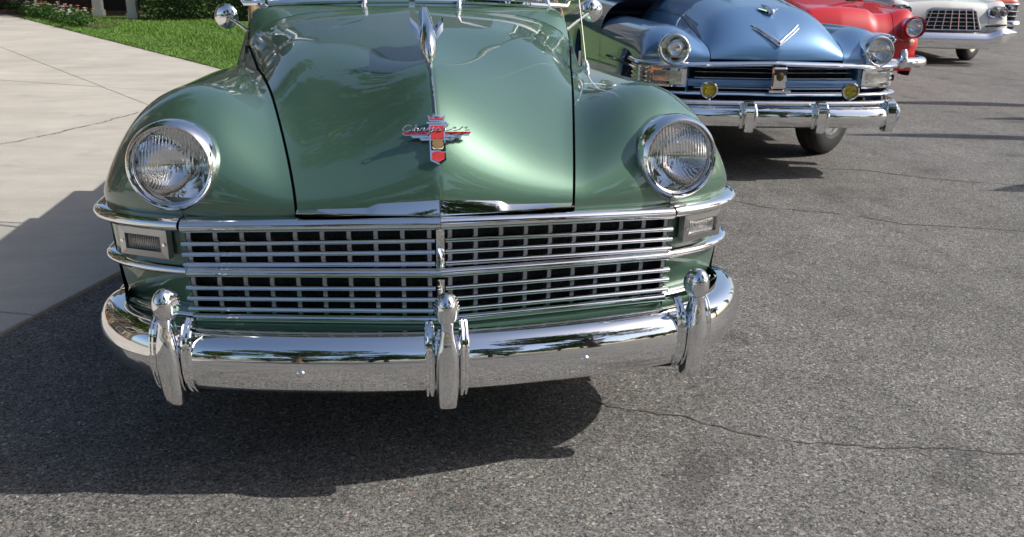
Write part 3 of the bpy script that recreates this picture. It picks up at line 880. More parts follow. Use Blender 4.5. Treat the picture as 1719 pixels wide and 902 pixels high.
# ------------------------------------------------------------------ trees around the lot
def make_tree(seed, H=8.0, R=3.0, nl=7000, leaf=0.13, trunk_h=2.4):
    random.seed(seed)
    t = empty('tree')
    mb = MB()
    top = Vector((random.uniform(-0.3, 0.3), random.uniform(-0.3, 0.3), trunk_h + 1.6))
    mb.tube([(0, 0, -0.1), (0.03, 0.02, trunk_h*0.5), (0.0, 0.05, trunk_h), top], [0.24, 0.18, 0.15, 0.08], 10)
    mb.obj('trunk', 'bark', t)
    clumps = []
    for i in range(11):
        a = 2*pi*i/11 + random.uniform(-0.3, 0.3); q = R*random.uniform(0.45, 0.95); z = trunk_h + (H - trunk_h)*random.uniform(0.12, 0.9)
        q *= sqrt(max(0.1, 1 - ((z - (trunk_h + (H - trunk_h)*0.42))/((H - trunk_h)*0.62))**2))
        c = Vector((cos(a)*q, sin(a)*q, z)); clumps.append((c, random.uniform(0.7, 1.25)*R*0.34))
        m = MB(); s = Vector((0, 0.04, trunk_h*random.uniform(0.75, 1.2)))
        m.tube([s, s.lerp(c, 0.5) + Vector((0, 0, 0.25)), c], [0.075, 0.045, 0.015], 6); m.obj('limb', 'bark', t)
    for i in range(16):
        a = random.uniform(0, 6.28); q = R*random.random()*0.6; z = trunk_h + (H - trunk_h)*random.uniform(0.3, 1.0)
        clumps.append((Vector((cos(a)*q, sin(a)*q, z)), random.uniform(0.6, 1.0)*R*0.33))
    def pt():
        c, r = random.choice(clumps)
        v = Vector((random.gauss(0, 1), random.gauss(0, 1), random.gauss(0, 0.8))).normalized()*r*random.random()**0.45
        return c + v, None
    mb = MB(); leaf_cloud(mb, pt, nl, leaf, 0.8)
    mb.obj('crown', 'leaf', t, smooth=False)
    return t
T1, T2 = make_tree(11), make_tree(29, 10.0, 3.4, 8000, 0.14, 3.0)
spots = [(T1, (17.3, 1.0, 0), 0.3, 0.95, 'leafy tree standing on the open side of the lot, casting its shadow on the asphalt'),
         (T2, (-6.9, 9.6, 0), 0.4, 1.22, 'tall unseen tree added by the driveway for its hood reflection, in front of the brown house'),  # this and the next tree are added to darken the hood's left reflection
         (T1, (-6.2, 3.4, 0), 3.3, 1.25, 'unseen tree added by the driveway for its hood reflection, nearest the green car'),
         (T2, (9.0, 27.5, 0), 1.0, 1.0, 'tall tree just right of the house'),
         (T1, (15.5, 33, 0), 2.0, 1.1, 'tree behind the far end of the row of cars'),
         (T2, (24, 37, 0), 3.0, 1.05, 'tree beyond the coral car, farthest along the lot'),
         (T1, (-19, 19, 0), 4.0, 1.1, 'tree beside the driveway left of the house'),
         (T2, (5.5, -8.5, 0), 2.7, 1.15, 'tall street tree close behind the viewer, right of the green car'),
         (T1, (-5.5, -12.5, 0), 1.7, 1.25, 'round street tree close behind the viewer, left of the green car'),
         (T2, (4.5, -21, 0), 0.7, 1.0, 'tall tree across the street behind the viewer, facing the green car'),
         (T1, (-3.0, -24, 0), 2.4, 1.15, 'round tree across the street left of the tall one'),
         (T2, (13, -23, 0), 4.4, 1.0, 'tall tree across the street facing the blue car'),
         (T1, (-14, -18, 0), 5.4, 1.2, 'broad tree across the street at the left'),
         (T2, (27, -14, 0), 5.0, 1.1, 'tall tree across the street far to the right')]
seen = set()
for proto, loc, rz, sc, lab in spots:
    o = proto if id(proto) not in seen else copy_tree(proto)
    seen.add(id(proto))
    o.location = loc; o.rotation_euler = (0, 0, rz); o.scale = (sc, sc, sc)
    tag(o, lab, 'tree', 'trees around the lot')
T3 = make_tree(47, 6.5, 3.2, 5000, 0.17, 1.1)
for i in range(15):
    o = T3 if i == 0 else copy_tree(T3)
    sc = random.uniform(0.85, 1.3)
    o.location = (-42 + 6.2*i + random.uniform(-1, 1), -30 + random.uniform(-2, 2), 0); o.rotation_euler = (0, 0, random.uniform(0, 6.28)); o.scale = (sc*1.15, sc*1.15, sc)
    tag(o, 'low bushy tree in the long row across the street', 'tree', 'row of low trees across the street')
random.seed(5)
def flag(x, y, h, w, lab):  # unseen flag, added out of view to cast a streak shadow on the asphalt
    f = empty('shadow_flag', (x, y, 0)); tag(f, lab, 'flag', 'unseen flags added for their shadows along the open side of the lot')
    m = MB(); m.tube([(0, 0, 0), (0, 0, h*0.6), (0.0, 0.02, h)], [0.016, 0.013, 0.008], 8); m.obj('pole', 'grey_metal', f)
    m = MB(); m.tube([(-0.25, 0, 0.012), (0.25, 0, 0.012)], 0.012, 6); m.tube([(0, -0.25, 0.014), (0, 0.25, 0.014)], 0.012, 6); m.obj('foot', 'grey_metal', f)
    rows = []
    for k in range(17):
        t = k/16; z = h*(0.30 + 0.68*t); ww = w*sin(pi*(0.12 + 0.85*t))**0.8
        rows.append([Vector((0.012*sin(3*q + 5*t), 0.014 + ww*q, z - 0.05*q)) for q in (0, 0.25, 0.5, 0.75, 1.0)])
    m = MB(); m.grid(rows); m.grid([[p + Vector((0.006, 0, 0)) for p in r] for r in rows]); m.obj('cloth', 'white_paint', f)
flag(8.20, 6.02, 2.55, 0.30, 'tall narrow unseen flag added for its shadow, farthest of the four at the right of the lot')
flag(8.40, 5.00, 2.30, 0.24, 'narrow unseen flag added for its shadow, second from the far end at the right of the lot')
flag(7.05, 4.15, 2.75, 0.22, 'tallest unseen flag added for its shadow, second from the viewer at the right of the lot')
flag(6.62, 2.22, 2.38, 0.42, 'narrow unseen flag added for its shadow, nearest the viewer at the right of the lot')

# ------------------------------------------------------------------ the green car (faces -Y, origin under its grille)
def zt_green(ax, y):
    zc = 1.08 + 0.094*min(y, 1.40) + 0.018*sm(y, 1.38, 1.55)
    wh = 0.47 + 0.099*min(y, 1.0) + 0.30*max(0.0, min(y, 1.4) - 1.0) + 0.17*sm(y, 1.36, 1.56)
    lin = 0.06 + 0.28*(1 - sm(y, 0.15, 1.0)) - 0.045*sm(y, 1.3, 1.52)
    hood = max(0.4, zc - (0.05 + 0.085*sm(y, 0.2, 1.0))*(ax/wh)**6 - lin*ax - 2.2*max(0.0, ax - 0.635)*sm(y, 0.9, 1.4))
    zf = 1.055 - 0.045*y - 0.45*sm(y, 1.2, 2.3)
    fend = zf - 0.07*((ax - 0.72)/0.25)**2 if ax < 0.72 else zf
    return smax(hood, fend, 0.022)

def build_green():
    C = empty('green_car', (0, 0, 0))
    tag(C, 'green wood-bodied convertible with wide chrome grille, nearest in the row', 'car')
    S = Shell(0.937, 0.745, 0.50, 0.30, 0.107, 0.55, 0.20, zt_green, Af=lambda ax: 0.36 + 0.34*sm(ax, 0.0, 0.34) - 0.30*sm(ax, 0.36, 0.60))
    seam = lambda d: min(0.645, 0.377 + 0.195*d)
    hood = shell_hood(S, seam, 1.375, 'green', C)
    for s in (-1, 1):
        shell_fender(S, seam, s, 2.25, 'green', C, zb=arch(0.90, 0.39), nx=44, hole=((s*0.698, 0.12, 0.864), 0.094))
    # cowl behind the hood
    mb = MB(); rows = []
    for i in range(9):
        d = 1.383 + 0.30*i/8; xs = seam(d) - 0.004
        rows.append([S.pt(xs*k/20, d) for k in range(-20, 21)])
    rows = [[p - Vector((0, 0, 0.016)) for p in rows[0]]] + rows
    mb.grid(rows); mb.obj('cowl', 'green', C, angle=50)
    # dark gutter under the hood seams
    for s in (-1, 1):
        mb = MB(); rr = []
        for d in S.drows(1.4, 10, 16):
            x = s*seam(d); p = S.pt(x, d) + Vector((0, 0.02 if d < 0.3 else 0.0, -0.022)); rr.append([p + Vector((-0.016, 0, -0.004)), p + Vector((0.016, 0, -0.004))])
        mb.grid(rr); mb.obj('hood_gutter', 'black', C)
    # bright edge of the hood lip: deeper in the middle, stepped down towards the ends
    for s in (-1, 1):
        path = []
        n = 40
        for k in range(n + 1):
            x = 0.001 + 0.374*k/n
            a = S.pt(x + 1e-4, 0.0); path.append(((s*x, a.y - 0.003, 0.742), Vector((s*0.12 if k else 0.0, -1)).normalized()))
        def prof(t):
            h = 0.044 - 0.018*t/0.55 if t < 0.50 else 0.018 - 0.008*(t - 0.5)/0.5
            if 0.44 < t < 0.5: h = 0.0296 - 0.0116*(t - 0.44)/0.06
            return [(-0.004, 0.0), (0.010, 0.001), (0.012, 0.006), (0.003 - 0.02*h, h*0.7), (-0.002 - 0.12*h, h), (-0.012 - 0.12*h, h)]
        mb = MB(); sweep(mb, path, prof); mb.obj('hood_lip_moulding', 'chrome', hood, angle=30)
    # ---- grille
    grille = empty('grille', (0, 0, 0)); grille.parent = C
    GX = 0.680
    def bar(z, zdrop, h, w, x1, y_end, off):
        """Wide bar: two straight centre halves and two wrap-around ends."""
        for s in (-1, 1):
            inner = [((s*x, S.base(x) + off*-1, z - zdrop*x/0.9), Vector((s*0.155, -1)).normalized()) for x in [0.0005 + (GX - 0.0015)*k/20 for k in range(21)]]
            inner[0] = (inner[0][0], Vector((0, -1)))
            m = MB(); sweep(m, inner, half_round(h, w)); m.obj('grille_bar', 'chrome', grille, angle=40, recalc=True)
            o = S.outline(GX + 0.001, s, y_end, 0.0, off=off)
            out = [((p[0], p[1], z - zdrop*min(abs(p[0]), 0.9)/0.9), n) for p, n in o]
            def taper(t, h=h, w=w):
                e = 1.0 if t < 0.8 else sqrt(max(0.02, 1 - ((t - 0.8)/0.2)**2))
                return [(a*e if a > 0 else a, b*e) for a, b in half_round(h, w)]
            m = MB(); sweep(m, out, taper); m.obj('bar_end', 'chrome', grille, angle=40, recalc=True)
    bar(0.724, 0.026, 0.040, 0.030, 0.9, 0.62, 0.004)
    bar(0.579, 0.012, 0.030, 0.024, 0.9, 0.52, -0.008)
    bar(0.437, 0.004, 0.030, 0.024, 0.9, 0.44, -0.020)
    for s in (-1, 1):
        for z, dz in ((0.672, 0.022), (0.639, 0.019), (0.606, 0.015), (0.534, 0.010), (0.501, 0.008), (0.468, 0.006)):
            last = z in (0.606, 0.468)
            path = [((s*x, S.base(x) + 0.008, z - dz*x/0.7), Vector((s*0.155, -1)).normalized()) for x in [0.012 + (GX + 0.008 - 0.012)*k/12 for k in range(13)]]
            m = MB(); sweep(m, path, half_round(0.0160 if not last else 0.0165, 0.015, 7, 0.018)); m.obj('grille_slat', 'chrome', grille, angle=40, recalc=True)
        for sec, (za, zb_) in enumerate(((0.708, 0.594), (0.564, 0.452))):
            for k in range(10):
                x = 0.028 + k*(GX - 0.036)/9.0
                y = S.base(x) + 0.026
                dz = (0.022 if sec == 0 else 0.009)*x/0.7
                m = MB(); m.box((s*x, y, (za + zb_)/2 - dz), (0.0056, 0.012, (za - zb_)/2)); m.obj('grille_divider', 'grille_metal', grille, smooth=False)
    m = MB(); m.box((0, 0.002, 0.645), (0.011, 0.012, 0.062)); m.box((0, 0.002, 0.505), (0.010, 0.012, 0.058)); m.obj('centre_post', 'chrome', grille, smooth=False)
    # dark radiator space behind the bars
    mb = MB()
    for s in (-1, 1):
        rows = [[Vector((s*x, S.base(x) + 0.062, z)) for z in (0.745, 0.40)] for x in [GX*k/12 for k in range(13)]]
        mb.grid(rows)
        mb.grid([[Vector((s*GX, S.base(GX) + q, z)) for z in (0.742, 0.40)] for q in (0.014, 0.09)])
    mb.grid([[Vector((x, S.base(abs(x)) + q, 0.738)) for q in (0.012, 0.09)] for x in [GX*k/12 for k in range(-12, 13)]])
    mb.obj('radiator', 'radiator', C)
    # ---- painted panels beside and below the grille
    for s in (-1, 1):
        o = S.outline(GX, s, 0.54, 0.0, off=-0.002)
        mb = MB(); rows = []
        for (p, n) in o:
            rows.append([Vector((p[0] - n.x*(0.004 + 0.030*t*t), p[1] - n.y*(0.004 + 0.030*t*t), 0.752 + (0.415 - 0.752)*t)) for t in [k/8 for k in range(9)]])
        mb.grid(rows); mb.obj('front_panel', 'green', C, angle=60)
        o = S.outline(0.0, s, 0.52, 0.0, off=-0.014)
        mb = MB(); rows = []
        for (p, n) in o:
            rows.append([Vector((p[0] + n.x*q, p[1] + n.y*q, z)) for q, z in ((-0.012, 0.432), (0.006, 0.420), (0.012, 0.400), (0.004, 0.372), (-0.02, 0.35), (-0.05, 0.34))])
        mb.grid(rows); mb.obj('valance', 'green', C, angle=60)
        # parking lamp
        lamp = empty('parking_lamp', (0, 0, 0)); lamp.parent = C
        xc = 0.793; yc = S.yf(xc) - 0.012; zc = 0.646
        nn = Vector((s*0.50, -1, 0)).normalized(); tt = Vector((-nn.y*s, nn.x*s, 0)); 
        if tt.x*s < 0: tt = -tt
        R = Matrix(((tt.x, nn.x, 0), (tt.y, nn.y, 0), (0, 0, 1)))
        def place(mb_): 
            return [R @ Vector(v) + Vector((s*xc, yc, zc)) for v in mb_]
        def ringbox(w, h, d0, d1, w2, h2):
            v = []
            for (a, b, d) in ((w, h, d0), (w, h, d1), (w2, h2, d1 + 0.002), (w2, h2, d0)):
                v += [(-a, d, -b), (a, d, -b), (a, d, b), (-a, d, b)]
            f = [(i*4 + j, i*4 + (j + 1) % 4, i*4 + 4 + (j + 1) % 4, i*4 + 4 + j) for i in range(3) for j in range(4)]
            return v, f
        m = MB(); v, f = ringbox(0.078, 0.040, -0.012, 0.010, 0.058, 0.022); m.add(place(v), f); m.obj('bezel', 'grille_metal', lamp, smooth=False)
        m = MB(); v = [(-0.058, 0.0, -0.022), (0.058, 0.0, -0.022), (0.058, 0.0, 0.022), (-0.058, 0.0, 0.022)]; m.add(place(v), [(0, 1, 2, 3)]); m.obj('reflector', 'grille_metal', lamp, smooth=False)
        m = MB(); rows = []
        for k in range(9):
            t = -1 + 2*k/8
            rows.append([Vector((0.056*t, 0.004 + 0.010*sqrt(max(0, 1 - t*t))*sqrt(max(0, 1 - u*u)), 0.021*u)) for u in [-1 + 2*j/8 for j in range(9)]])
        mm = MB(); mm.grid(rows); mm.add([(-0.056, 0.002, -0.021), (0.056, 0.002, -0.021), (0.056, 0.002, 0.021), (-0.056, 0.002, 0.021)], [(0, 1, 2, 3)])
        m.add(place(mm.v), mm.f); m.obj('lens', 'lamp_glass', lamp, angle=60)
        for sx in (-1, 1):
            m = MB(); m.add(place([(sx*0.068 + 0.005*cos(q*pi/3), 0.014, 0.005*sin(q*pi/3)) for q in range(6)]), [(0, 1, 2, 3, 4, 5)]); m.obj('screw', 'chrome', lamp, smooth=False)
        # headlight
        headlight(C, (s*0.695, 0.124, 0.861), 0.124, 0.097, 0.14, s*0.10, depth=0.10)
    # ---- bumper
    bumper = empty('front_bumper', (0, 0, 0)); bumper.parent = C
    def bpath(off=0.0):
        P = [(0.60*k/16, -0.175 + 0.10*(0.60*k/16/0.69)**2) for k in range(16)]
        for k in range(19):
            f = pi/2*k/18; x = 0.60 + 0.325*sin(f); P.append((x, -0.175 + 0.10*(x/0.69)**2 + 0.24*(1 - cos(f))))
        y = P[-1][1]
        for k in range(1, 6): P.append((0.925, y + 0.16*k/5))
        left = [(-a, b) for a, b in P[:0:-1]]
        return with_normals(left + P)
    BZ = lambda z: 0.306 + (z - 0.322)*(0.470 - 0.306)/(0.507 - 0.322)
    bprof = [(-0.040, 0.507), (-0.016, 0.506), (0.002, 0.500), (0.016, 0.487), (0.026, 0.468), (0.032, 0.446), (0.0345, 0.424), (0.0338, 0.404), (0.0305, 0.386), (0.0255, 0.370),
             (0.0225, 0.364), (0.0215, 0.360), (0.0195, 0.354), (0.012, 0.341), (0.002, 0.331), (-0.010, 0.325), (-0.03, 0.322), (-0.03, 0.345), (-0.012, 0.38), (-0.006, 0.43), (-0.015, 0.47), (-0.04, 0.49)]
    bprof = [(o, BZ(z)) for o, z in bprof]
    bp = bpath()
    path = [((p[0], p[1], 0.0), n) for p, n in bp]
    N = len(path)
    def bpr(t):
        e = max(0.0, abs(t - 0.5)*2 - 0.86)/0.14
        k = sqrt(max(0.0, 1 - e*e)) if e > 0 else 1.0
        k = max(k, 0.25)
        return [(o*(0.6 + 0.4*k), 0.388 + (z - 0.388)*k) for o, z in bprof]
    mb = MB(); sweep(mb, path, bpr); mb.obj('face_bar', 'chrome', bumper, angle=28, recalc=True)
    for s, x in ((-1, 0.37), (1, 0.37)):
        m = MB(); y = -0.175 + 0.10*(x/0.69)**2
        m.lathe([(0.0, 0.006), (0.007, 0.005), (0.011, 0.001), (0.011, -0.004)], 16, origin=(s*x, y - 0.034, 0.385)); m.obj('bolt', 'chrome', bumper)
    def guard(xg):
        gd = empty('bumper_guard', (0, 0, 0)); gd.parent = bumper
        i = min(range(N), key=lambda k: abs(bp[k][0][0] - xg))
        (px, py), n = bp[i]
        px = xg; nx = n if abs(xg) > 0.1 else Vector((0, -1))
        nx = Vector((nx.x*0.6, nx.y)).normalized()
        tx = Vector((-nx.y, nx.x))
        def P(a, o, z): return Vector((px + tx.x*a + nx.x*o, py + tx.y*a + nx.y*o, z - 0.012))
        rows = []
        secs = [(0.288, 0.018, 0.006, 0.030), (0.290, 0.022, 0.004, 0.042), (0.298, 0.0265, 0.0, 0.052), (0.33, 0.0285, 0.0, 0.060), (0.37, 0.030, 0.0, 0.066), (0.41, 0.0305, 0.0, 0.070), (0.44, 0.029, 0.0, 0.071),
                (0.47, 0.0245, 0.0, 0.069), (0.495, 0.0185, 0.004, 0.064), (0.512, 0.0160, 0.01, 0.060), (0.524, 0.0150, 0.012, 0.058), (0.536, 0.0165, 0.012, 0.058)]
        for z, w, o0, o1 in secs:
            ring = []
            for k in range(20):
                a = 2*pi*k/20; ca, sa = cos(a), sin(a)
                e = 0.62
                ring.append(P(w*abs(ca)**e*(1 if ca >= 0 else -1), (o0 + o1)/2 + (o1 - o0)/2*abs(sa)**e*(1 if sa >= 0 else -1), z))
            rows.append(ring)
        m = MB(); m.grid(rows, close_v=True); m.cap(rows[0][::-1]); m.cap(rows[-1]); m.obj('blade', 'chrome', gd, angle=50, recalc=True)
        # egg-shaped knob, fluted at the back
        rows = []
        for j in range(1, 16):
            th = pi*j/16; row = []
            for k in range(48):
                a = 2*pi*k/48
                back = max(0.0, -sin(a))
                rr = (0.0285 if sin(a) > 0 else 0.0285 + 0.014*back)*(1 + (0.07*cos(14*a)*min(1, back*3) if sin(a) < 0 else 0))
                row.append(P(rr*cos(a)*sin(th), 0.036 + (rr*1.05*sin(a))*sin(th), 0.567 + 0.0445*cos(th)))
            rows.append(row)
        m = MB(); m.grid(rows, close_v=True); m.cap(rows[0]); m.cap(rows[-1][::-1]); m.obj('knob', 'chrome', gd, angle=50, recalc=True)
        # ribbed ears that clasp the bumper on either side
        for sd in (-1, 1):
            m = MB()
            for q, hh in ((0.039, 0.0085), (0.050, 0.0065)):
                pts = []
                for (o, z) in [(-0.03, 0.522 - q*0.2), (-0.005, 0.52), (0.010, 0.503), (0.020, 0.482), (0.028, 0.455), (0.032, 0.42), (0.030, 0.38), (0.020, 0.345), (0.0, 0.315)]:
                    pts.append(P(sd*q, o + hh*0.9, z))
                m.tube(pts, [hh*0.6, hh*0.8, hh, hh, hh, hh, hh, hh*0.9, hh*0.5], 8)
            m.obj('ear', 'chrome', gd)
    for xg in (-0.690, 0.0, 0.690): guard(xg)
    mb = MB(); rows = []
    for k in range(-30, 31):
        x = 0.90*k/30; ax = abs(x); yb = -0.175 + 0.10*(ax/0.69)**2 + (0.24*(1 - sqrt(max(0, 1 - ((ax - 0.60)/0.325)**2))) if ax > 0.6 else 0)
        ya = S.yf(min(ax, 0.93)) + 0.02
        rows.append([Vector((x, ya + (yb + 0.035 - ya)*t, 0.395 - 0.055*t)) for t in (0, 0.3, 0.6, 0.85, 1.0)])
    mb.grid(rows); mb.obj('splash_apron', 'green', C)
    # ---- badge on the nose
    def nose_frame(z_target):
        d = 0.0
        while S.pt(0, d).z < z_target and d < 1: d += 0.001
        p = S.pt(0.0, d); q = S.pt(0.0, d + 0.004)
        t = (q - p).normalized(); t = Vector((0, t.y, t.z)); n = Vector((0, -t.z, t.y))
        return p, t, n
    p0, tv, nv = nose_frame(0.935)
    badge = empty('badge', (0, 0, 0)); badge.parent = C
    tv = (tv*0.5 + Vector((0, 0.30, 0.95))*0.5).normalized(); nv = Vector((0, -tv.z, tv.y))
    def B(u, v, w): return p0 + Vector((u, 0, 0)) + tv*v + nv*(w + 0.006 + 0.15*abs(u)*-0.5)
    def plate(name, pts, w0, w1, mat, par=badge):
        n = len(pts); m = MB()
        m.add([B(u, v, w0) for u, v in pts] + [B(u, v, w1) for u, v in pts], [tuple(range(n, 2*n))] + [(k, (k + 1) % n, n + (k + 1) % n, n + k) for k in range(n)])
        return m.obj(name, mat, par, smooth=False)
    plate('shield', [(-0.021, 0.036), (0.021, 0.036), (0.021, -0.062), (0.0, -0.074), (-0.021, -0.062)], -0.012, 0.006, 'chrome')
    plate('red_panel', [(-0.0175, 0.031), (0.0175, 0.031), (0.0175, -0.004), (-0.0175, -0.004)], 0.0, 0.009, 'red_enamel')
    plate('seal_field', [(-0.0175, -0.008), (0.0175, -0.008), (0.0175, -0.034), (-0.0175, -0.034)], 0.0, 0.008, 'black')
    plate('seal', [(0.015*cos(2*pi*k/18), -0.018 + 0.0125*sin(2*pi*k/18)) for k in range(18)], 0.004, 0.012, 'gold')
    plate('seal_ribbon', [(-0.016, -0.026), (-0.006, -0.030), (0.010, -0.030), (0.016, -0.024), (0.012, -0.033), (-0.012, -0.033)], 0.004, 0.011, 'cream')
    plate('red_chevron', [(-0.0165, -0.042), (0.0, -0.038), (0.0165, -0.042), (0.0165, -0.058), (0.0, -0.067), (-0.0165, -0.058)], 0.0, 0.009, 'red_enamel')
    plate('crown', [(-0.020, 0.044), (-0.024, 0.062), (-0.012, 0.054), (-0.008, 0.066), (0.0, 0.057), (0.008, 0.066), (0.012, 0.054), (0.024, 0.062), (0.020, 0.044)], -0.008, 0.006, 'chrome')
    plate('crown_enamel', [(-0.017, 0.047), (-0.019, 0.057), (-0.010, 0.051), (0.0, 0.053), (0.010, 0.051), (0.019, 0.057), (0.017, 0.047)], 0.0, 0.0075, 'red_enamel')
    plate('crown_band', [(-0.027, 0.037), (-0.027, 0.042), (0.027, 0.042), (0.027, 0.037)], -0.006, 0.008, 'chrome')
    for s in (-1, 1):
        for k in range(3):
            v1 = 0.014 - 0.0075*k; x1 = 0.092 - 0.022*k
            plate('wing_feather', [(s*0.021, v1), (s*x1, v1 + 0.001), (s*(x1 - 0.006), v1 - 0.006), (s*0.021, v1 - 0.006)], -0.008, 0.004, 'chrome')
        plate('wing_stripe', [(s*0.021, 0.0155), (s*0.090, 0.0165), (s*0.086, 0.0105), (s*0.021, 0.0095)], -0.004, 0.0055, 'red_enamel')
    # script lettering, written as one stroke per group
    strokes = [
        [(-0.070, 0.036), (-0.074, 0.040), (-0.080, 0.041), (-0.087, 0.036), (-0.092, 0.027), (-0.091, 0.020), (-0.085, 0.017), (-0.078, 0.019), (-0.072, 0.024)],                       # C
        [(-0.070, 0.020), (-0.062, 0.030), (-0.058, 0.040), (-0.060, 0.041), (-0.063, 0.034), (-0.066, 0.018), (-0.061, 0.027), (-0.057, 0.029), (-0.055, 0.026), (-0.056, 0.019), (-0.051, 0.019)],  # h
        [(-0.051, 0.019), (-0.045, 0.029), (-0.043, 0.027), (-0.039, 0.029), (-0.040, 0.025), (-0.042, 0.019), (-0.036, 0.019)],                                                             # r
        [(-0.036, 0.019), (-0.029, 0.029), (-0.031, 0.021), (-0.027, 0.018), (-0.021, 0.023), (-0.017, 0.030), (-0.020, 0.018), (-0.027, 0.006), (-0.032, 0.005), (-0.030, 0.010), (-0.020, 0.017), (-0.012, 0.019)],  # y
        [(-0.012, 0.019), (-0.003, 0.030), (0.000, 0.024), (0.000, 0.019), (-0.005, 0.018), (0.000, 0.018), (0.006, 0.020)],                                                                 # s
        [(0.006, 0.020), (0.016, 0.032), (0.021, 0.041), (0.018, 0.042), (0.014, 0.032), (0.013, 0.020), (0.018, 0.018), (0.026, 0.022)],                                                    # l
        [(0.026, 0.022), (0.035, 0.025), (0.040, 0.029), (0.036, 0.031), (0.031, 0.025), (0.033, 0.019), (0.040, 0.019), (0.048, 0.023)],                                                    # e
        [(0.048, 0.021), (0.057, 0.033), (0.060, 0.030), (0.070, 0.033), (0.065, 0.026), (0.064, 0.020), (0.074, 0.022)],                                                                    # r
    ]
    for st in strokes:
        P = [B(u*1.06 + 0.008, v*0.72 + 0.004, 0.0115) for u, v in st]
        Q = []
        for i in range(len(P) - 1):
            a, b, c, d = P[max(i - 1, 0)], P[i], P[i + 1], P[min(i + 2, len(P) - 1)]
            for k in range(4):
                t = k/4; Q.append(0.5*((2*b) + (c - a)*t + (2*a - 5*b + 4*c - d)*t*t + (3*b - a - 3*c + d)*t**3))
        Q.append(P[-1])
        m = MB(); m.tube(Q, 0.0014, 6); m.obj('script_letter', 'chrome', badge)
    # ---- hood ornament: a swept-back chrome bird with a raised wing
    orn = empty('hood_ornament', (0, 0, 0)); orn.parent = hood
    d0 = 0.325
    b0 = S.pt(0.0, d0)
    rows = []
    for (y, z, w, hgt) in [(0.318, -0.004, 0.003, 0.004), (0.330, 0.012, 0.014, 0.018), (0.350, 0.030, 0.021, 0.027), (0.380, 0.045, 0.025, 0.032), (0.43, 0.062, 0.026, 0.033), (0.49, 0.082, 0.024, 0.030), (0.55, 0.103, 0.019, 0.024), (0.60, 0.118, 0.016, 0.020), (0.625, 0.126, 0.010, 0.012), (0.632, 0.128, 0.002, 0.003)]:
        c = Vector((0, y, b0.z + z))
        rows.append([c + Vector((w*cos(2*pi*k/16), -0.35*hgt*sin(2*pi*k/16), hgt*sin(2*pi*k/16)*(1.35 if sin(2*pi*k/16) > 0 else 0.9))) for k in range(16)])
    m = MB(); m.grid(rows, close_v=True); m.cap(rows[0]); m.cap(rows[-1][::-1]); m.obj('body', 'chrome', orn, angle=60, recalc=True)
    m = MB(); rows = []
    for k in range(9):
        y = 0.335 + 0.26*k/8; z = S.pt(0, y).z
        rows.append([Vector((sx*0.020*G(k/8 + 0.1), y, z + dz)) for sx, dz in ((-1, -0.002), (-0.6, 0.018), (0, 0.05 + 0.05*k/8), (0.6, 0.018), (1, -0.002))])
    m.grid(rows); m.obj('pedestal', 'chrome', orn, angle=60)
    for s in (-1, 1):
        m = MB(); rows = []
        for k in range(7):
            t = k/6
            a = Vector((s*(0.012 + 0.034*t), 0.37 + 0.05*t, b0.z + 0.040 + 0.040*t)); b = a + Vector((s*0.004, 0.075*(1 - 0.35*t), 0.045*(1 - 0.2*t)))
            rows.append([a, a.lerp(b, 0.5) + Vector((0, -0.006, 0.004)), b, a.lerp(b, 0.5) + Vector((0, 0.006, -0.004))])
        m.grid(rows, close_v=True); m.cap(rows[-1]); m.obj('wing', 'chrome', orn, angle=40, recalc=True)
    m = MB(); pts = [S.pt(0.0, d) + Vector((0, -0.001, 0.001)) for d in [0.075 + 0.25*k/16 for k in range(17)]]
    m.tube(pts, 0.0022, 6); m.obj('centre_strip', 'chrome', hood)
    # ---- windshield, wipers, mirrors, aerial
    ws = empty('windshield', (0, 0, 0)); ws.parent = C
    def W(x, t): return Vector((x*(1 - 0.10*t), 1.455 + 0.06*(abs(x)/0.57)**2 + 0.24*t, 1.235 - 0.02*(abs(x)/0.57)**2 + 0.36*t))
    for s in (-1, 1):
        lo = [W(s*(0.012 + 0.558*k/12), 0.0) for k in range(13)]; hi = [W(s*(0.012 + 0.558*k/12), 1.0) for k in range(13)]
        m = MB(); m.grid([lo, hi]); m.grid([[p + Vector((0, 0.006, 0.003)) for p in lo], [p + Vector((0, 0.006, 0.003)) for p in hi]]); m.obj('pane', 'glass', ws)
        m = MB(); m.tube(lo, 0.013, 8); m.tube(hi, 0.013, 8); m.tube([lo[-1], hi[-1]], 0.016, 8); m.obj('frame', 'chrome', ws)
        base = S.pt(s*0.19, 1.43); m = MB(); m.tube([base + Vector((0, 0, -0.01)), base + Vector((0, 0.01, 0.022))], [0.013, 0.009], 10); m.tube([base + Vector((0, 0.01, 0.02)), base + Vector((s*0.02, 0.035, 0.05)), W(s*0.36, 0.12) + Vector((0, -0.02, 0.01))], 0.005, 6); m.obj('wiper', 'chrome', ws)
        # round mirror on a thin stalk
        mir = empty('side_mirror', (0, 0, 0)); mir.parent = C
        a = Vector((s*0.632, 1.50, 1.090 if s < 0 else 1.10)); b = Vector((s*(0.755 if s < 0 else 0.79), 1.60, 1.160 if s < 0 else 1.195))
        m = MB(); m.tube([a - Vector((0, 0, 0.02)), a + Vector((s*0.01, 0, 0.008)), a.lerp(b, 0.5) + Vector((0, 0, 0.004)), b], [0.012, 0.008, 0.0065, 0.006], 8); m.obj('stalk', 'chrome', mir)
        R = Matrix.Rotation(s*0.25, 3, 'Z'); m = MB(); m.lathe([(0.0, 0.018), (0.02, 0.017), (0.036, 0.012), (0.047, 0.003), (0.051, -0.006), (0.049, -0.012), (0.0, -0.012)], 28, origin=b, R=R); m.obj('mirror_head', 'chrome', mir)
        # spotlight on the windshield post
        spt = empty('spotlight', (0, 0, 0)); spt.parent = C
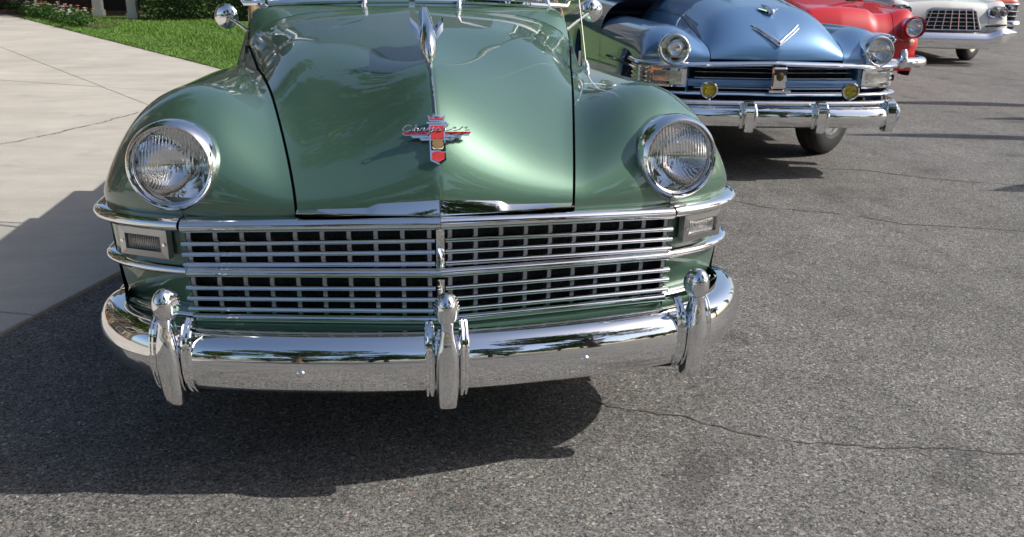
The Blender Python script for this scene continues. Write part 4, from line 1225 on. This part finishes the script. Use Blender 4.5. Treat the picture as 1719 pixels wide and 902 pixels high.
        c = Vector((s*0.70, 1.66, 1.305)); m = MB(); m.lathe([(0.066, 0.04), (0.072, 0.036), (0.07, 0.02), (0.062, -0.02), (0.045, -0.055), (0.02, -0.075), (0.0, -0.08)], 28, origin=c, R=Matrix.Rotation(-0.25*s, 3, 'Z')); m.obj('housing', 'chrome', spt)
        m = MB(); m.lathe([(0.0, 0.046), (0.03, 0.044), (0.058, 0.038), (0.066, 0.034)], 28, origin=c, R=Matrix.Rotation(-0.25*s, 3, 'Z')); m.obj('lens', 'dark_glass', spt)
        m = MB(); m.tube([c + Vector((0, 0, -0.06)), c + Vector((-s*0.02, -0.02, -0.095)), Vector((s*0.585, 1.58, 1.215))], [0.010, 0.012, 0.014], 8); m.obj('arm', 'chrome', spt)
    a = S.pt(0.655, 1.1)
    aer = empty('aerial', (0, 0, 0)); aer.parent = C
    m = MB(); m.tube([a - Vector((0, 0, 0.01)), a + Vector((0, 0, 0.012)), a + Vector((-0.002, 0, 0.03))], [0.016, 0.014, 0.006], 10); m.obj('base', 'chrome', aer)
    m = MB(); m.tube([a + Vector((-0.002, 0, 0.02)), a + Vector((-0.05, 0.02, 0.36)), a + Vector((-0.10, 0.05, 0.9))], [0.003, 0.0022, 0.0015], 6); m.obj('rod', 'chrome', aer)
    # ---- body behind the cowl: wood doors, open cockpit, tail
    rear_body(C, 'green', 0.70, 1.66, 5.05, lambda ax, y: 1.17 - 0.05*sm(y, 3.6, 5.0), 0.80, hole=lambda ax, y: ax < 0.60 and 1.74 < y < 3.55)
    side_walls(C, 0.70, 1.66, 5.05, 0.80, arch(4.05, 0.40), 'mahogany', 'wood_side_panel')
    for s in (-1, 1):
        door = empty('door', (0, 0, 0)); door.parent = C
        def bx(n, c, h, mat, par): m = MB(); m.box(c, h); return m.obj(n, mat, par, smooth=False)
        bx('panel', (s*0.650, 2.39, 0.98), (0.02, 0.60, 0.16), 'mahogany', door)
        for z in (0.845, 1.135): bx('rail', (s*0.664, 2.39, z), (0.022, 0.63, 0.030), 'ash', door)
        for y in (1.80, 2.32, 2.98): bx('stile', (s*0.665, y, 0.99), (0.024, 0.045, 0.125), 'ash', door)
        vw = [Vector((s*0.655, 1.72, 1.20)), Vector((s*0.60, 1.93, 1.56)), Vector((s*0.615, 2.30, 1.56)), Vector((s*0.66, 2.30, 1.20))]
        m = MB(); m.tube(vw + [vw[0]], 0.012, 6, caps=False); m.tube([vw[3].lerp(vw[0], 0.15), vw[2]], 0.010, 6); m.obj('vent_frame', 'chrome', door)
        m = MB(); m.cap(vw); m.obj('vent_glass', 'glass', door, smooth=False)
        m = MB(); m.tube([(s*0.635, 1.54, 1.07), (s*0.650, 1.60, 1.14), (s*0.655, 1.68, 1.185), (s*0.66, 1.80, 1.20), (s*0.67, 2.4, 1.195)], [0.012, 0.018, 0.019, 0.02, 0.02], 10); m.obj('cap_rail', 'ash', door)
    for y in (2.35, 3.25):
        seat = empty('bench_seat', (0, 0, 0)); seat.parent = C
        m = MB(); m.box((0, y, 0.62), (0.58, 0.28, 0.10)); m.obj('cushion', 'leather', seat, smooth=False)
        m = MB(); m.box((0, y + 0.30, 0.86), (0.58, 0.09, 0.24), Matrix.Rotation(-0.2, 3, 'X')); m.obj('backrest', 'leather', seat, smooth=False)
    m = MB(); m.box((0, 1.72, 1.08), (0.60, 0.07, 0.08)); m.obj('dashboard', 'mahogany', C, smooth=False)
    st = empty('steering_wheel', (0, 0, 0)); st.parent = C
    m = MB(); c = Vector((0.33, 2.02, 1.12)); R = Matrix.Rotation(0.6, 3, 'X')
    m.tube([c + R @ Vector((0.2*cos(2*pi*k/24), 0, 0.2*sin(2*pi*k/24))) for k in range(25)], 0.012, 6); m.obj('rim', 'cream', st)
    m = MB(); m.tube([c, c + Vector((0, -0.32, -0.12))], 0.018, 8); m.obj('column', 'cream', st)
    chassis(C, 0.72, 0.02, 4.9)
    m = MB(); m.box((0, 3.3, 0.45), (0.72, 1.6, 0.12)); m.obj('floor_pan', 'black', C, smooth=False)
    for s in (-1, 1):
        wheel(C, s*0.72, 0.88, 0.36, 0.17); wheel(C, s*0.66, 4.05, 0.36, 0.17)
    return C, S
GREEN, SG = build_green()

# ------------------------------------------------------------------ the blue car
def bumper_bar(parent, prof, y0, bow, xc, xw, dep, name='face_bar', y_tail=0.12, mat='chrome'):
    P = [(xc*k/14, y0 + bow*(xc*k/14)**2) for k in range(14)]
    for k in range(15):
        f = pi/2*k/14; x = xc + (xw - xc)*sin(f); P.append((x, y0 + bow*x*x + dep*(1 - cos(f))))
    y = P[-1][1]
    for k in range(1, 5): P.append((xw, y + y_tail*k/4))
    path = with_normals([(-a, b) for a, b in P[:0:-1]] + P)
    mb = MB(); sweep(mb, [((p[0], p[1], 0.0), n) for p, n in path], prof)
    return mb.obj(name, mat, parent, angle=28, recalc=True)

def zt_blue(ax, y):
    zc = 1.075 + 0.125*min(y, 0.9)
    hood = max(0.92, zc - 0.13*(ax/0.44)**4)
    zf = 1.005 - 0.02*y
    fend = zf - 0.09*((ax - 0.70)/0.2)**2 if ax < 0.70 else zf
    return smax(hood, fend, 0.02)

def build_blue():
    C = empty('blue_car', (2.562, 3.439, 0), -0.1067)
    tag(C, 'light blue sedan with yellow fog lamps and V badge, next to the green car', 'car')
    S = Shell(0.905, 0.795, 0.46, 0.22, 0.055, 0.60, 0.20, zt_blue, back=1.3)
    seam = lambda d: 0.462 + 0.02*sm(d, 0, 0.2) - 0.02*sm(d, 0.3, 1.2)
    hood = shell_hood(S, seam, 1.75, 'blue', C, gap=0.003)
    for s in (-1, 1):
        shell_fender(S, seam, s, 2.25, 'blue', C, gap=0.003, zb=arch(0.80, 0.42), hole=((s*0.712, 0.06, 0.858), 0.085))
    rear_body(C, 'blue', 0.905, 2.2, 5.4, lambda ax, y: 1.10 - 0.10*sm(y, 3.6, 5.3) - 0.05*sm(ax, 0.6, 0.9), 0.795)
    mb = MB(); rows = []
    for i in range(12):
        d = 1.755 + 0.47*i/11; xs = seam(d)
        rows.append([S.pt(xs*k/12, d) for k in range(-12, 13)])
    mb.grid(rows); mb.obj('cowl', 'blue', C, angle=50)
    side_walls(C, 0.905, 2.2, 5.4, 0.795, arch(4.05, 0.38), 'blue')
    greenhouse(C, 'blue', 2.0, 4.4, 1.14, 1.62)
    # chrome spear along each flank
    for s in (-1, 1):
        m = MB(); m.tube([(s*0.909, 0.34 + 0.35*k, 0.70 - 0.012*k) for k in range(5)], 0.010, 6); m.obj('side_moulding', 'chrome', C)
    # ---- grille
    gr = empty('grille', (0, 0, 0)); gr.parent = C
    def bar(nm, z, h, w, off, y_end, x_end=None, mat='chrome', zdrop=0.0):
        L = S.outline(0.0, 1, y_end, z, off=off)
        if x_end: L = [q for q in L if q[0][0] <= x_end]
        full = [((-p[0], p[1], p[2]), Vector((-n.x, n.y))) for p, n in L[:0:-1]] + L
        full = [((p[0], p[1], p[2] - zdrop*abs(p[0])), n) for p, n in full]
        m = MB(); sweep(m, full, half_round(h, w)); return m.obj(nm, mat, gr, angle=40, recalc=True)
    bar('upper_bar', 0.772, 0.042, 0.045, 0.0, 0.50, zdrop=0.025)
    bar('blue_bar', 0.632, 0.060, 0.020, -0.035, 0.3, 0.60, 'blue')
    bar('slot_strip', 0.668, 0.010, 0.020, -0.030, 0.3, 0.58)
    bar('slot_strip', 0.705, 0.009, 0.016, -0.045, 0.3, 0.57)
    bar('slot_strip', 0.735, 0.009, 0.016, -0.045, 0.3, 0.57)
    bar('slot_strip', 0.600, 0.010, 0.020, -0.020, 0.3, 0.58)
    bar('lower_bar', 0.566, 0.034, 0.050, 0.0, 0.40)
    mb = MB(); rows = []
    for k in range(-20, 21):
        x = 0.72*k/20; rows.append([Vector((x, S.yf(abs(x)) + q, z)) for q, z in ((0.0, 0.80), (0.13, 0.79), (0.13, 0.40), (0.05, 0.35))])
    mb.grid(rows); mb.obj('radiator', 'black', gr)
    for s in (-1, 1):     # painted ends of the opening
        m = MB(); rows = []
        for k in range(7):
            t = k/6; x = 0.555 + 0.06*t
            rows.append([Vector((s*x, S.yf(x) + 0.13*(1 - t)**1.5 + 0.005, z)) for z in (0.775, 0.69, 0.60, 0.575)])
        m.grid(rows); m.obj('opening_end', 'blue', gr)
        # lamp housing at the corner: lens in front, ribbed flank behind
        ho = empty('parking_lamp', (0, 0, 0)); ho.parent = C
        o = [q for q in S.outline(0.615, s, 0.46, 0.0, off=0.004)]
        m = MB(); sweep(m, [((p[0], p[1], 0.675), n) for p, n in o], [(0.0, 0.072), (0.012, 0.070), (0.014, 0.060), (0.004, 0.052), (0.004, -0.052), (0.014, -0.060), (0.012, -0.070), (0.0, -0.072), (-0.03, -0.07), (-0.03, 0.07)])
        m.obj('housing', 'chrome', ho, angle=30, recalc=True)
        front = [q for q in o if abs(q[0][0]) < 0.83 and abs(q[0][0]) > 0.635]
        m = MB(); sweep(m, [((p[0], p[1], 0.675), n) for p, n in front], [(0.0, 0.038), (0.018, 0.034), (0.024, 0.0), (0.018, -0.034), (0.0, -0.038)]); m.obj('lens', 'lamp_glass', ho, recalc=True)
        for j in range(4):
            m = MB(); q = [((p[0], p[1], 0.720 - 0.030*j), n) for p, n in o if abs(p[0]) > 0.845]
            sweep(m, q, half_round(0.019, 0.016, 7)); m.obj('rib', 'chrome', ho, recalc=True)
        headlight(C, (s*0.712, 0.045, 0.857), 0.113, 0.087, 0.10, s*0.12, depth=0.12)
        # fog lamp on a bracket
        fx, fz = s*0.488, 0.604
        fog = empty('fog_lamp', (0, 0, 0)); fog.parent = C
        c = Vector((fx, -0.095, fz))
        m = MB(); m.lathe([(0.050, 0.012), (0.058, 0.010), (0.062, 0.0), (0.060, -0.012), (0.05, -0.04), (0.03, -0.062), (0.0, -0.068)], 28, origin=c); m.obj('housing', 'chrome', fog)
        m = MB(); m.lathe([(0.0, -0.03), (0.02, -0.026), (0.04, -0.012), (0.051, 0.004)], 24, origin=c); m.obj('reflector', 'reflector', fog)
        m = MB(); m.lathe([(0.0, 0.020), (0.02, 0.019), (0.04, 0.015), (0.051, 0.009), (0.051, 0.005), (0.0, 0.008)], 24, origin=c); m.obj('lens', 'amber', fog, recalc=True)
        m = MB(); m.tube([c + Vector((0, 0.03, -0.05)), c + Vector((0.02, 0.0, -0.085)), c + Vector((0.022, -0.01, -0.13))], [0.012, 0.011, 0.012], 8); m.obj('bracket', 'chrome', fog)
    med = empty('medallion', (0, 0, 0)); med.parent = gr
    m = MB(); rows = []
    for z, w, y in ((0.602, 0.046, -0.052), (0.608, 0.050, -0.062), (0.68, 0.051, -0.066), (0.742, 0.052, -0.062), (0.752, 0.047, -0.05)):
        rows.append([Vector((-w, 0.03, z)), Vector((-w, y + 0.012, z)), Vector((-w*0.8, y, z)), Vector((w*0.8, y, z)), Vector((w, y + 0.012, z)), Vector((w, 0.03, z))])
    m.grid(rows); m.obj('block', 'chrome', med, angle=30)
    m = MB(); m.lathe([(0.0, 0.008), (0.016, 0.007), (0.026, 0.003), (0.030, -0.004)], 24, origin=(0, -0.065, 0.690)); m.obj('disc', 'bronze', med)
    m = MB(); m.box((0, -0.06, 0.595), (0.075, 0.035, 0.008)); m.obj('foot', 'chrome', med, smooth=False)
    # ---- bumper
    bu = empty('front_bumper', (0, 0, 0)); bu.parent = C
    prof = [(-0.04, 0.505), (-0.01, 0.503), (0.012, 0.492), (0.024, 0.474), (0.030, 0.45), (0.030, 0.425), (0.024, 0.40), (0.012, 0.380), (-0.012, 0.367), (-0.03, 0.368), (-0.012, 0.40), (-0.006, 0.44), (-0.015, 0.48)]
    bumper_bar(bu, prof, -0.205, 0.10, 0.60, 0.885, 0.16, y_tail=0.15)
    prof2 = [(-0.03, 0.540), (-0.005, 0.538), (0.006, 0.528), (0.006, 0.515), (-0.02, 0.505)]
    bumper_bar(bu, prof2, -0.165, 0.10, 0.60, 0.87, 0.16, 'top_rail', 0.12)
    for xg in (-0.765, -0.24, 0.25, 0.765):
        gd = empty('bumper_guard', (0, 0, 0)); gd.parent = bu
        y = -0.205 + 0.10*xg*xg + (0.035 if abs(xg) > 0.6 else 0)
        m = MB(); rows = []
        for z, w, o in ((0.335, 0.028, 0.035), (0.345, 0.034, 0.052), (0.40, 0.036, 0.060), (0.46, 0.035, 0.060), (0.52, 0.034, 0.054), (0.543, 0.030, 0.040), (0.548, 0.024, 0.02)):
            rows.append([Vector((xg + a*w, y - b*o, z)) for a, b in ((-1, -0.4), (-1, 0.7), (-0.8, 0.95), (0.8, 0.95), (1, 0.7), (1, -0.4))])
        m.grid(rows, close_v=True); m.cap(rows[0]); m.cap(rows[-1]); m.obj('upright', 'chrome', gd, angle=40, recalc=True)
        for sd in (-1, 1):
            m = MB(); m.tube([(xg + sd*0.045, y + 0.01, 0.52), (xg + sd*0.047, y - 0.030, 0.47), (xg + sd*0.047, y - 0.034, 0.43), (xg + sd*0.045, y - 0.01, 0.37)], 0.012, 8); m.obj('ear', 'chrome', gd)
    m = MB(); rows = []
    for k in range(-14, 15):
        x = 0.84*k/14; rows.append([Vector((x, S.yf(min(abs(x), 0.88)) + 0.06, 0.42)), Vector((x, -0.13 + 0.10*x*x + (0.14 if abs(x) > 0.7 else 0), 0.40))])
    m.grid(rows); m.obj('splash_apron', 'blue', C)
    # ---- V badge and ornament
    v = empty('badge', (0, 0, 0)); v.parent = hood
    for s in (-1, 1):
        for dz, r in ((0.0, 0.010), (-0.020, 0.006)):
            pts = []
            for k in range(9):
                t = k/8; x = s*0.160*t; zt = 0.905 + 0.110*t + dz
                d = 0.0
                while S.pt(x, d).z < zt and d < 0.8: d += 0.002
                pts.append(S.pt(x, d) + Vector((0, -0.006, 0.003)))
            m = MB(); m.tube(pts, [r*1.2*(1 - 0.55*k/8) for k in range(9)], 8); m.obj('v_arm', 'chrome', v)
    orn = empty('hood_ornament', (0, 0, 0)); orn.parent = hood
    b = S.pt(0, 0.27)
    m = MB(); rows = []
    for y, z, w, h in ((-0.03, 0.010, 0.010, 0.010), (-0.02, 0.02, 0.022, 0.018), (0.02, 0.03, 0.028, 0.022), (0.08, 0.035, 0.022, 0.018), (0.16, 0.045, 0.012, 0.012), (0.24, 0.055, 0.003, 0.004)):
        rows.append([b + Vector((w*cos(2*pi*k/14), y, z + h*sin(2*pi*k/14))) for k in range(14)])
    m.grid(rows, close_v=True); m.cap(rows[0]); m.cap(rows[-1]); m.obj('body', 'chrome', orn, recalc=True)
    for s in (-1, 1):
        m = MB(); m.add([b + Vector(q) for q in ((s*0.02, 0.0, 0.025), (s*0.07, 0.06, 0.04), (s*0.065, 0.10, 0.045), (s*0.015, 0.09, 0.035), (s*0.02, 0.0, 0.018), (s*0.07, 0.06, 0.034), (s*0.065, 0.10, 0.04), (s*0.015, 0.09, 0.028))], [(0, 1, 2, 3), (7, 6, 5, 4), (0, 4, 5, 1), (1, 5, 6, 2), (2, 6, 7, 3), (3, 7, 4, 0)]); m.obj('wing', 'chrome', orn, smooth=False)
    m = MB(); m.lathe([(0.0, 0.0)] + [(0.016, 0.0), (0.012, -0.04)], 10, origin=b + Vector((0, 0.0, 0.008))); m.obj('pedestal', 'chrome', orn)
    chassis(C, 0.70, 0.62, 5.1)
    for s in (-1, 1):
        wheel(C, s*0.70, 0.80, 0.365, 0.20, -0.80); wheel(C, s*0.72, 4.05, 0.365, 0.18)
build_blue()

# ------------------------------------------------------------------ the red car (mostly behind the blue one)
def zt_red(ax, y):
    zc = 0.985 + 0.10*min(y, 1.2)
    hood = zc - 0.02*(ax/0.30)**2 if ax < 0.30 else zc - 0.02 - 0.045*sm(ax, 0.30, 0.40)
    zf = 1.0 + 0.01*y
    fend = zf - 0.06*((ax - 0.76)/0.2)**2 if ax < 0.76 else zf
    return smax(hood, fend, 0.012)

def build_red():
    a = -0.17
    C = empty('red_car', (4.775, 6.61, 0), a)
    tag(C, 'bright red car with single round headlamps, half hidden behind the blue car', 'car')
    S = Shell(0.90, 0.62, 0.26, 0.15, 0.05, 0.66, 0.16, zt_red, back=1.3)
    seam = lambda d: 0.56 + 0.03*sm(d, 0, 0.4)
    shell_hood(S, seam, 1.25, 'red', C, gap=0.003)
    for s in (-1, 1):
        shell_fender(S, seam, s, 1.9, 'red', C, gap=0.003, zb=arch(0.84, 0.40), hole=((s*0.75, 0.0, 0.82), 0.075))
        headlight(C, (s*0.75, 0.012, 0.82), 0.108, 0.080, 0.05, s*0.10, depth=0.12)
        m = MB(); m.lathe([(0.108, -0.02), (0.118, 0.02), (0.112, 0.045), (0.104, 0.02)], 40, origin=(s*0.75, 0.012, 0.825), R=Matrix.Rotation(s*0.10, 3, 'Z')); m.obj('headlight_hood', 'red', C)
        # half-oval grille mouth with a chrome rim
        mo = empty('grille', (0, 0, 0)); mo.parent = C
        ring = [(s*(0.36 + 0.22*cos(q)*1.0), 0.690 + 0.062*sin(q)) for q in [2*pi*k/28 for k in range(28)]]
        m = MB(); pts = [Vector((x, S.yf(abs(x)) - 0.004, z)) for x, z in ring]; m.tube(pts + [pts[0]], 0.014, 8, caps=False); m.obj('rim', 'chrome', mo)
        m = MB(); m.cap([p + Vector((0, -0.001, 0)) for p in pts]); m.obj('mouth', 'black', mo, smooth=False)
        for j in range(3):
            z = 0.66 + 0.03*j; m = MB(); m.tube([(s*0.18, S.yf(0.2) - 0.012, z), (s*0.37, S.yf(0.37) - 0.012, z), (s*0.55, S.yf(0.55) - 0.012, z)], 0.005, 6); m.obj('slat', 'chrome', mo)
        m = MB(); m.lathe([(0.0, 0.016), (0.02, 0.014), (0.034, 0.006), (0.038, -0.004)], 20, origin=(s*0.77, S.yf(0.77) - 0.006, 0.665)); m.obj('turn_signal', 'amber', C)
    m = MB(); rows = []
    for k in range(-16, 17):
        x = 0.86*k/16; rows.append([Vector((x, S.yf(abs(x)) + 0.002 + 0.03*t, 0.622 - 0.26*t)) for t in (0, 0.25, 0.5, 0.75, 1)])
    m.grid(rows); m.obj('front_apron', 'red', C)
    rear_body(C, 'red', 0.90, 1.85, 5.2, lambda ax, y: 1.02 - 0.06*sm(y, 3.6, 5.2), 0.62)
    mb = MB(); rows = []
    for i in range(12):
        d = 1.255 + 0.62*i/11; rows.append([S.pt(seam(d)*k/12, d) for k in range(-12, 13)])
    mb.grid(rows); mb.obj('cowl', 'red', C, angle=50)
    side_walls(C, 0.90, 1.85, 5.2, 0.62, arch(4.0, 0.38), 'red')
    greenhouse(C, 'red', 1.5, 3.9, 1.05, 1.50)
    bu = empty('front_bumper', (0, 0, 0)); bu.parent = C
    prof = [(-0.04, 0.52), (-0.01, 0.518), (0.012, 0.508), (0.026, 0.49), (0.032, 0.465), (0.028, 0.44), (0.012, 0.422), (-0.02, 0.415), (-0.02, 0.46)]
    bumper_bar(bu, prof, -0.16, 0.08, 0.62, 0.94, 0.20, y_tail=0.15)
    for xg in (-0.62, 0.62):
        m = MB(); rows = []
        for z, w, o in ((0.41, 0.030, 0.04), (0.43, 0.042, 0.06), (0.50, 0.046, 0.070), (0.57, 0.040, 0.060), (0.61, 0.026, 0.040), (0.622, 0.008, 0.015)):
            rows.append([Vector((xg + w*cos(2*pi*k/14), -0.145 + 0.08*xg*xg - o*0.55 + o*0.75*sin(2*pi*k/14), z)) for k in range(14)])
        m.grid(rows, close_v=True); m.cap(rows[0]); m.cap(rows[-1]); m.obj('bumper_guard', 'chrome', bu, recalc=True)
    chassis(C, 0.68, 0.15, 5.0)
    for s in (-1, 1):
        wheel(C, s*0.73, 0.84, 0.35, 0.18); wheel(C, s*0.72, 4.0, 0.35, 0.18)
build_red()

# ------------------------------------------------------------------ the white car and the coral car beyond it
def zt_white(ax, y):
    zc = 0.955 + 0.07*min(y, 1.3)
    hood = zc - 0.035*(ax/0.55)**2
    zf = 0.965 + 0.03*y
    fend = zf - 0.05*((ax - 0.80)/0.2)**2 if ax < 0.80 else zf
    return smax(hood, fend, 0.012)

def build_white():
    C = empty('white_car', (8.739, 10.529, 0), -0.2316)
    tag(C, 'white car with trapezoid egg-crate grille and paired headlamps', 'car')
    S = Shell(0.955, 0.50, 0.20, 0.14, 0.04, 0.72, 0.12, zt_white, back=1.3)
    seam = lambda d: 0.60
    shell_hood(S, seam, 1.3, 'white', C, gap=0.003)
    for s in (-1, 1):
        shell_fender(S, seam, s, 1.9, 'white', C, gap=0.003, zb=arch(0.95, 0.41, 0.30))
    rear_body(C, 'white', 0.955, 1.85, 5.5, lambda ax, y: 1.02, 0.50)
    mb = MB(); rows = []
    for i in range(12):
        d = 1.305 + 0.57*i/11; rows.append([S.pt(seam(d)*k/12, d) for k in range(-12, 13)])
    mb.grid(rows); mb.obj('cowl', 'white', C, angle=50)
    side_walls(C, 0.955, 1.85, 5.5, 0.50, arch(4.15, 0.38), 'white')
    greenhouse(C, 'white', 1.5, 4.0, 1.05, 1.48)
    # face plane: a point on the nose at given x, z
    def face(x, z, out=0.0):
        d = 0.0
        while S.pt(x, d).z < z and d < 0.6: d += 0.003
        p = S.pt(x, d); return Vector((x, p.y - out, z))
    gr = empty('grille', (0, 0, 0)); gr.parent = C
    def gw(z): return 0.455 - 0.10*(z - 0.535)/0.315          # half width of the trapezoid
    zs = [0.535, 0.60, 0.66, 0.72, 0.78, 0.83]
    rim = [(-gw(0.535), 0.535), (gw(0.535), 0.535), (gw(0.55) + 0.005, 0.56), (gw(0.70), 0.70), (gw(0.82), 0.82), (gw(0.85) - 0.06, 0.850), (-gw(0.85) + 0.06, 0.850), (-gw(0.82), 0.82), (-gw(0.70), 0.70), (-gw(0.55) - 0.005, 0.56)]
    y_out = -0.030
    P = [Vector((x, y_out + 0.09*(z - 0.535), z)) for x, z in rim]
    m = MB(); m.tube(P + [P[0]], 0.020, 8, caps=False); m.obj('surround', 'grille_metal', gr)
    m = MB(); m.cap([p + Vector((0, 0.006, 0)) for p in P]); m.obj('backing', 'black', gr, smooth=False)
    for z in zs[1:]:
        m = MB(); w = gw(z) - 0.01; m.tube([(-w, y_out - 0.012 + 0.09*(z - 0.535), z), (w, y_out - 0.012 + 0.09*(z - 0.535), z)], 0.0055, 6); m.obj('crossbar', 'grille_metal', gr)
    for k in range(-3, 4):
        x0 = 0.125*k; m = MB(); m.tube([(x0, y_out - 0.018, 0.54), (x0*0.80, y_out - 0.018 + 0.09*0.3, 0.845)], 0.0065, 6); m.obj('upright', 'grille_metal', gr)
    for s in (-1, 1):
        pod = empty('headlight_pair', (0, 0, 0)); pod.parent = C
        q = [face(s*x, z, 0.016) for x, z in ((0.575, 0.80), (0.60, 0.86), (0.68, 0.895), (0.84, 0.895), (0.885, 0.86), (0.885, 0.77), (0.84, 0.735), (0.64, 0.735), (0.59, 0.76))]
        m = MB(); m.cap(q); m.obj('recess', 'black', pod, smooth=False)
        m = MB(); m.tube(q + [q[0]], 0.010, 8, caps=False); m.obj('rim', 'chrome', pod)
        for x in (0.655, 0.805):
            c = face(s*x, 0.812, 0.03); headlight(pod, c, 0.072, 0.062, 0.05, s*0.08, 'lamp', depth=0.05)
        # slot above the bumper end
        m = MB(); m.tube([face(s*0.56, 0.60, 0.0), face(s*0.75, 0.615, 0.004), face(s*0.90, 0.62, 0.006)], [0.012, 0.020, 0.012], 8); m.obj('brake_duct', 'black', C)
    bu = empty('front_bumper', (0, 0, 0)); bu.parent = C
    P = []
    for k in range(-30, 31):
        x = 0.99*k/30; ax = abs(x); P.append((x, -0.17 + 0.05*ax*ax + 0.22*max(0, ax - 0.72)**1.3*3))
    path = with_normals(P)
    def prof(t):
        ax = abs(t*2 - 1)*0.99
        lift = 0.085*sm(ax, 0.52, 0.80) - 0.03*sm(ax, 0.82, 0.99)
        thin = 1 - 0.80*sm(ax, 0.62, 0.97)
        top, bot = 0.500 + lift, 0.265 + 0.05*sm(ax, 0.50, 0.75) + 0.13*sm(ax, 0.70, 0.99)
        if bot > top - 0.03: bot = top - 0.03
        h = top - bot
        return [(-0.05, top), (-0.01, top), (0.020, top - 0.10*h), (0.045, top - 0.24*h), (0.052, top - 0.33*h), (0.036, top - 0.42*h), (0.034, top - 0.75*h), (0.020, bot + 0.05*h), (-0.02, bot), (-0.05, bot)]
    mb = MB(); sweep(mb, [((p[0], p[1], 0.0), n) for p, n in path], prof); mb.obj('face_bar', 'chrome', bu, angle=25, recalc=True)
    chassis(C, 0.72, 0.15, 5.3)
    for s in (-1, 1):
        wheel(C, s*0.74, 0.95, 0.35, 0.20, -0.75); wheel(C, s*0.75, 4.15, 0.35, 0.20)
build_white()

def build_coral():
    C = empty('coral_car', (11.35, 13.75, 0), -0.25)
    tag(C, 'coral red car with dark full-width grille, at the far end of the row', 'car')
    S = Shell(0.96, 0.84, 0.18, 0.12, 0.03, 0.78, 0.10, zt_white, back=1.3)
    seam = lambda d: 0.62
    shell_hood(S, seam, 1.3, 'coral', C)
    for s in (-1, 1): shell_fender(S, seam, s, 1.9, 'coral', C, zb=arch(0.95, 0.41, 0.32))
    rear_body(C, 'coral', 0.96, 1.85, 5.5, lambda ax, y: 1.02, 0.80)
    mb = MB(); rows = []
    for i in range(12):
        d = 1.305 + 0.57*i/11; rows.append([S.pt(seam(d)*k/12, d) for k in range(-12, 13)])
    mb.grid(rows); mb.obj('cowl', 'coral', C, angle=50)
    side_walls(C, 0.96, 1.85, 5.5, 0.80, arch(4.15, 0.38), 'coral')
    greenhouse(C, 'coral', 1.5, 4.0, 1.05, 1.48)
    gr = empty('grille', (0, 0, 0)); gr.parent = C
    m = MB(); rows = []
    for k in range(-16, 17):
        x = 0.955*k/16; rows.append([Vector((x, S.yf(abs(x)) + 0.02, z)) for z in (0.85, 0.36)])
    m.grid(rows); m.obj('backing', 'black', gr)
    for z, h in ((0.825, 0.035), (0.69, 0.016), (0.60, 0.016)):
        L = S.outline(0.0, 1, 0.4, z, off=0.0); full = [((-p[0], p[1], p[2]), Vector((-n.x, n.y))) for p, n in L[:0:-1]] + L
        m = MB(); sweep(m, full, half_round(h, 0.03)); m.obj('grille_bar', 'chrome', gr, recalc=True)
    for s in (-1, 1):
        for x in (0.60, 0.78): headlight(C, (s*x, S.yf(x) - 0.02, 0.75), 0.075, 0.062, 0.05, 0.0, depth=0.06)
    bu = empty('front_bumper', (0, 0, 0)); bu.parent = C
    prof = [(-0.04, 0.53), (-0.01, 0.528), (0.02, 0.51), (0.032, 0.48), (0.034, 0.45), (0.02, 0.42), (-0.01, 0.41), (-0.02, 0.46)]
    bumper_bar(bu, prof, -0.14, 0.04, 0.75, 0.97, 0.14, y_tail=0.2)
    chassis(C, 0.72, 0.15, 5.3)
    for s in (-1, 1):
        wheel(C, s*0.76, 0.95, 0.35, 0.20); wheel(C, s*0.75, 4.15, 0.35, 0.20)
build_coral()
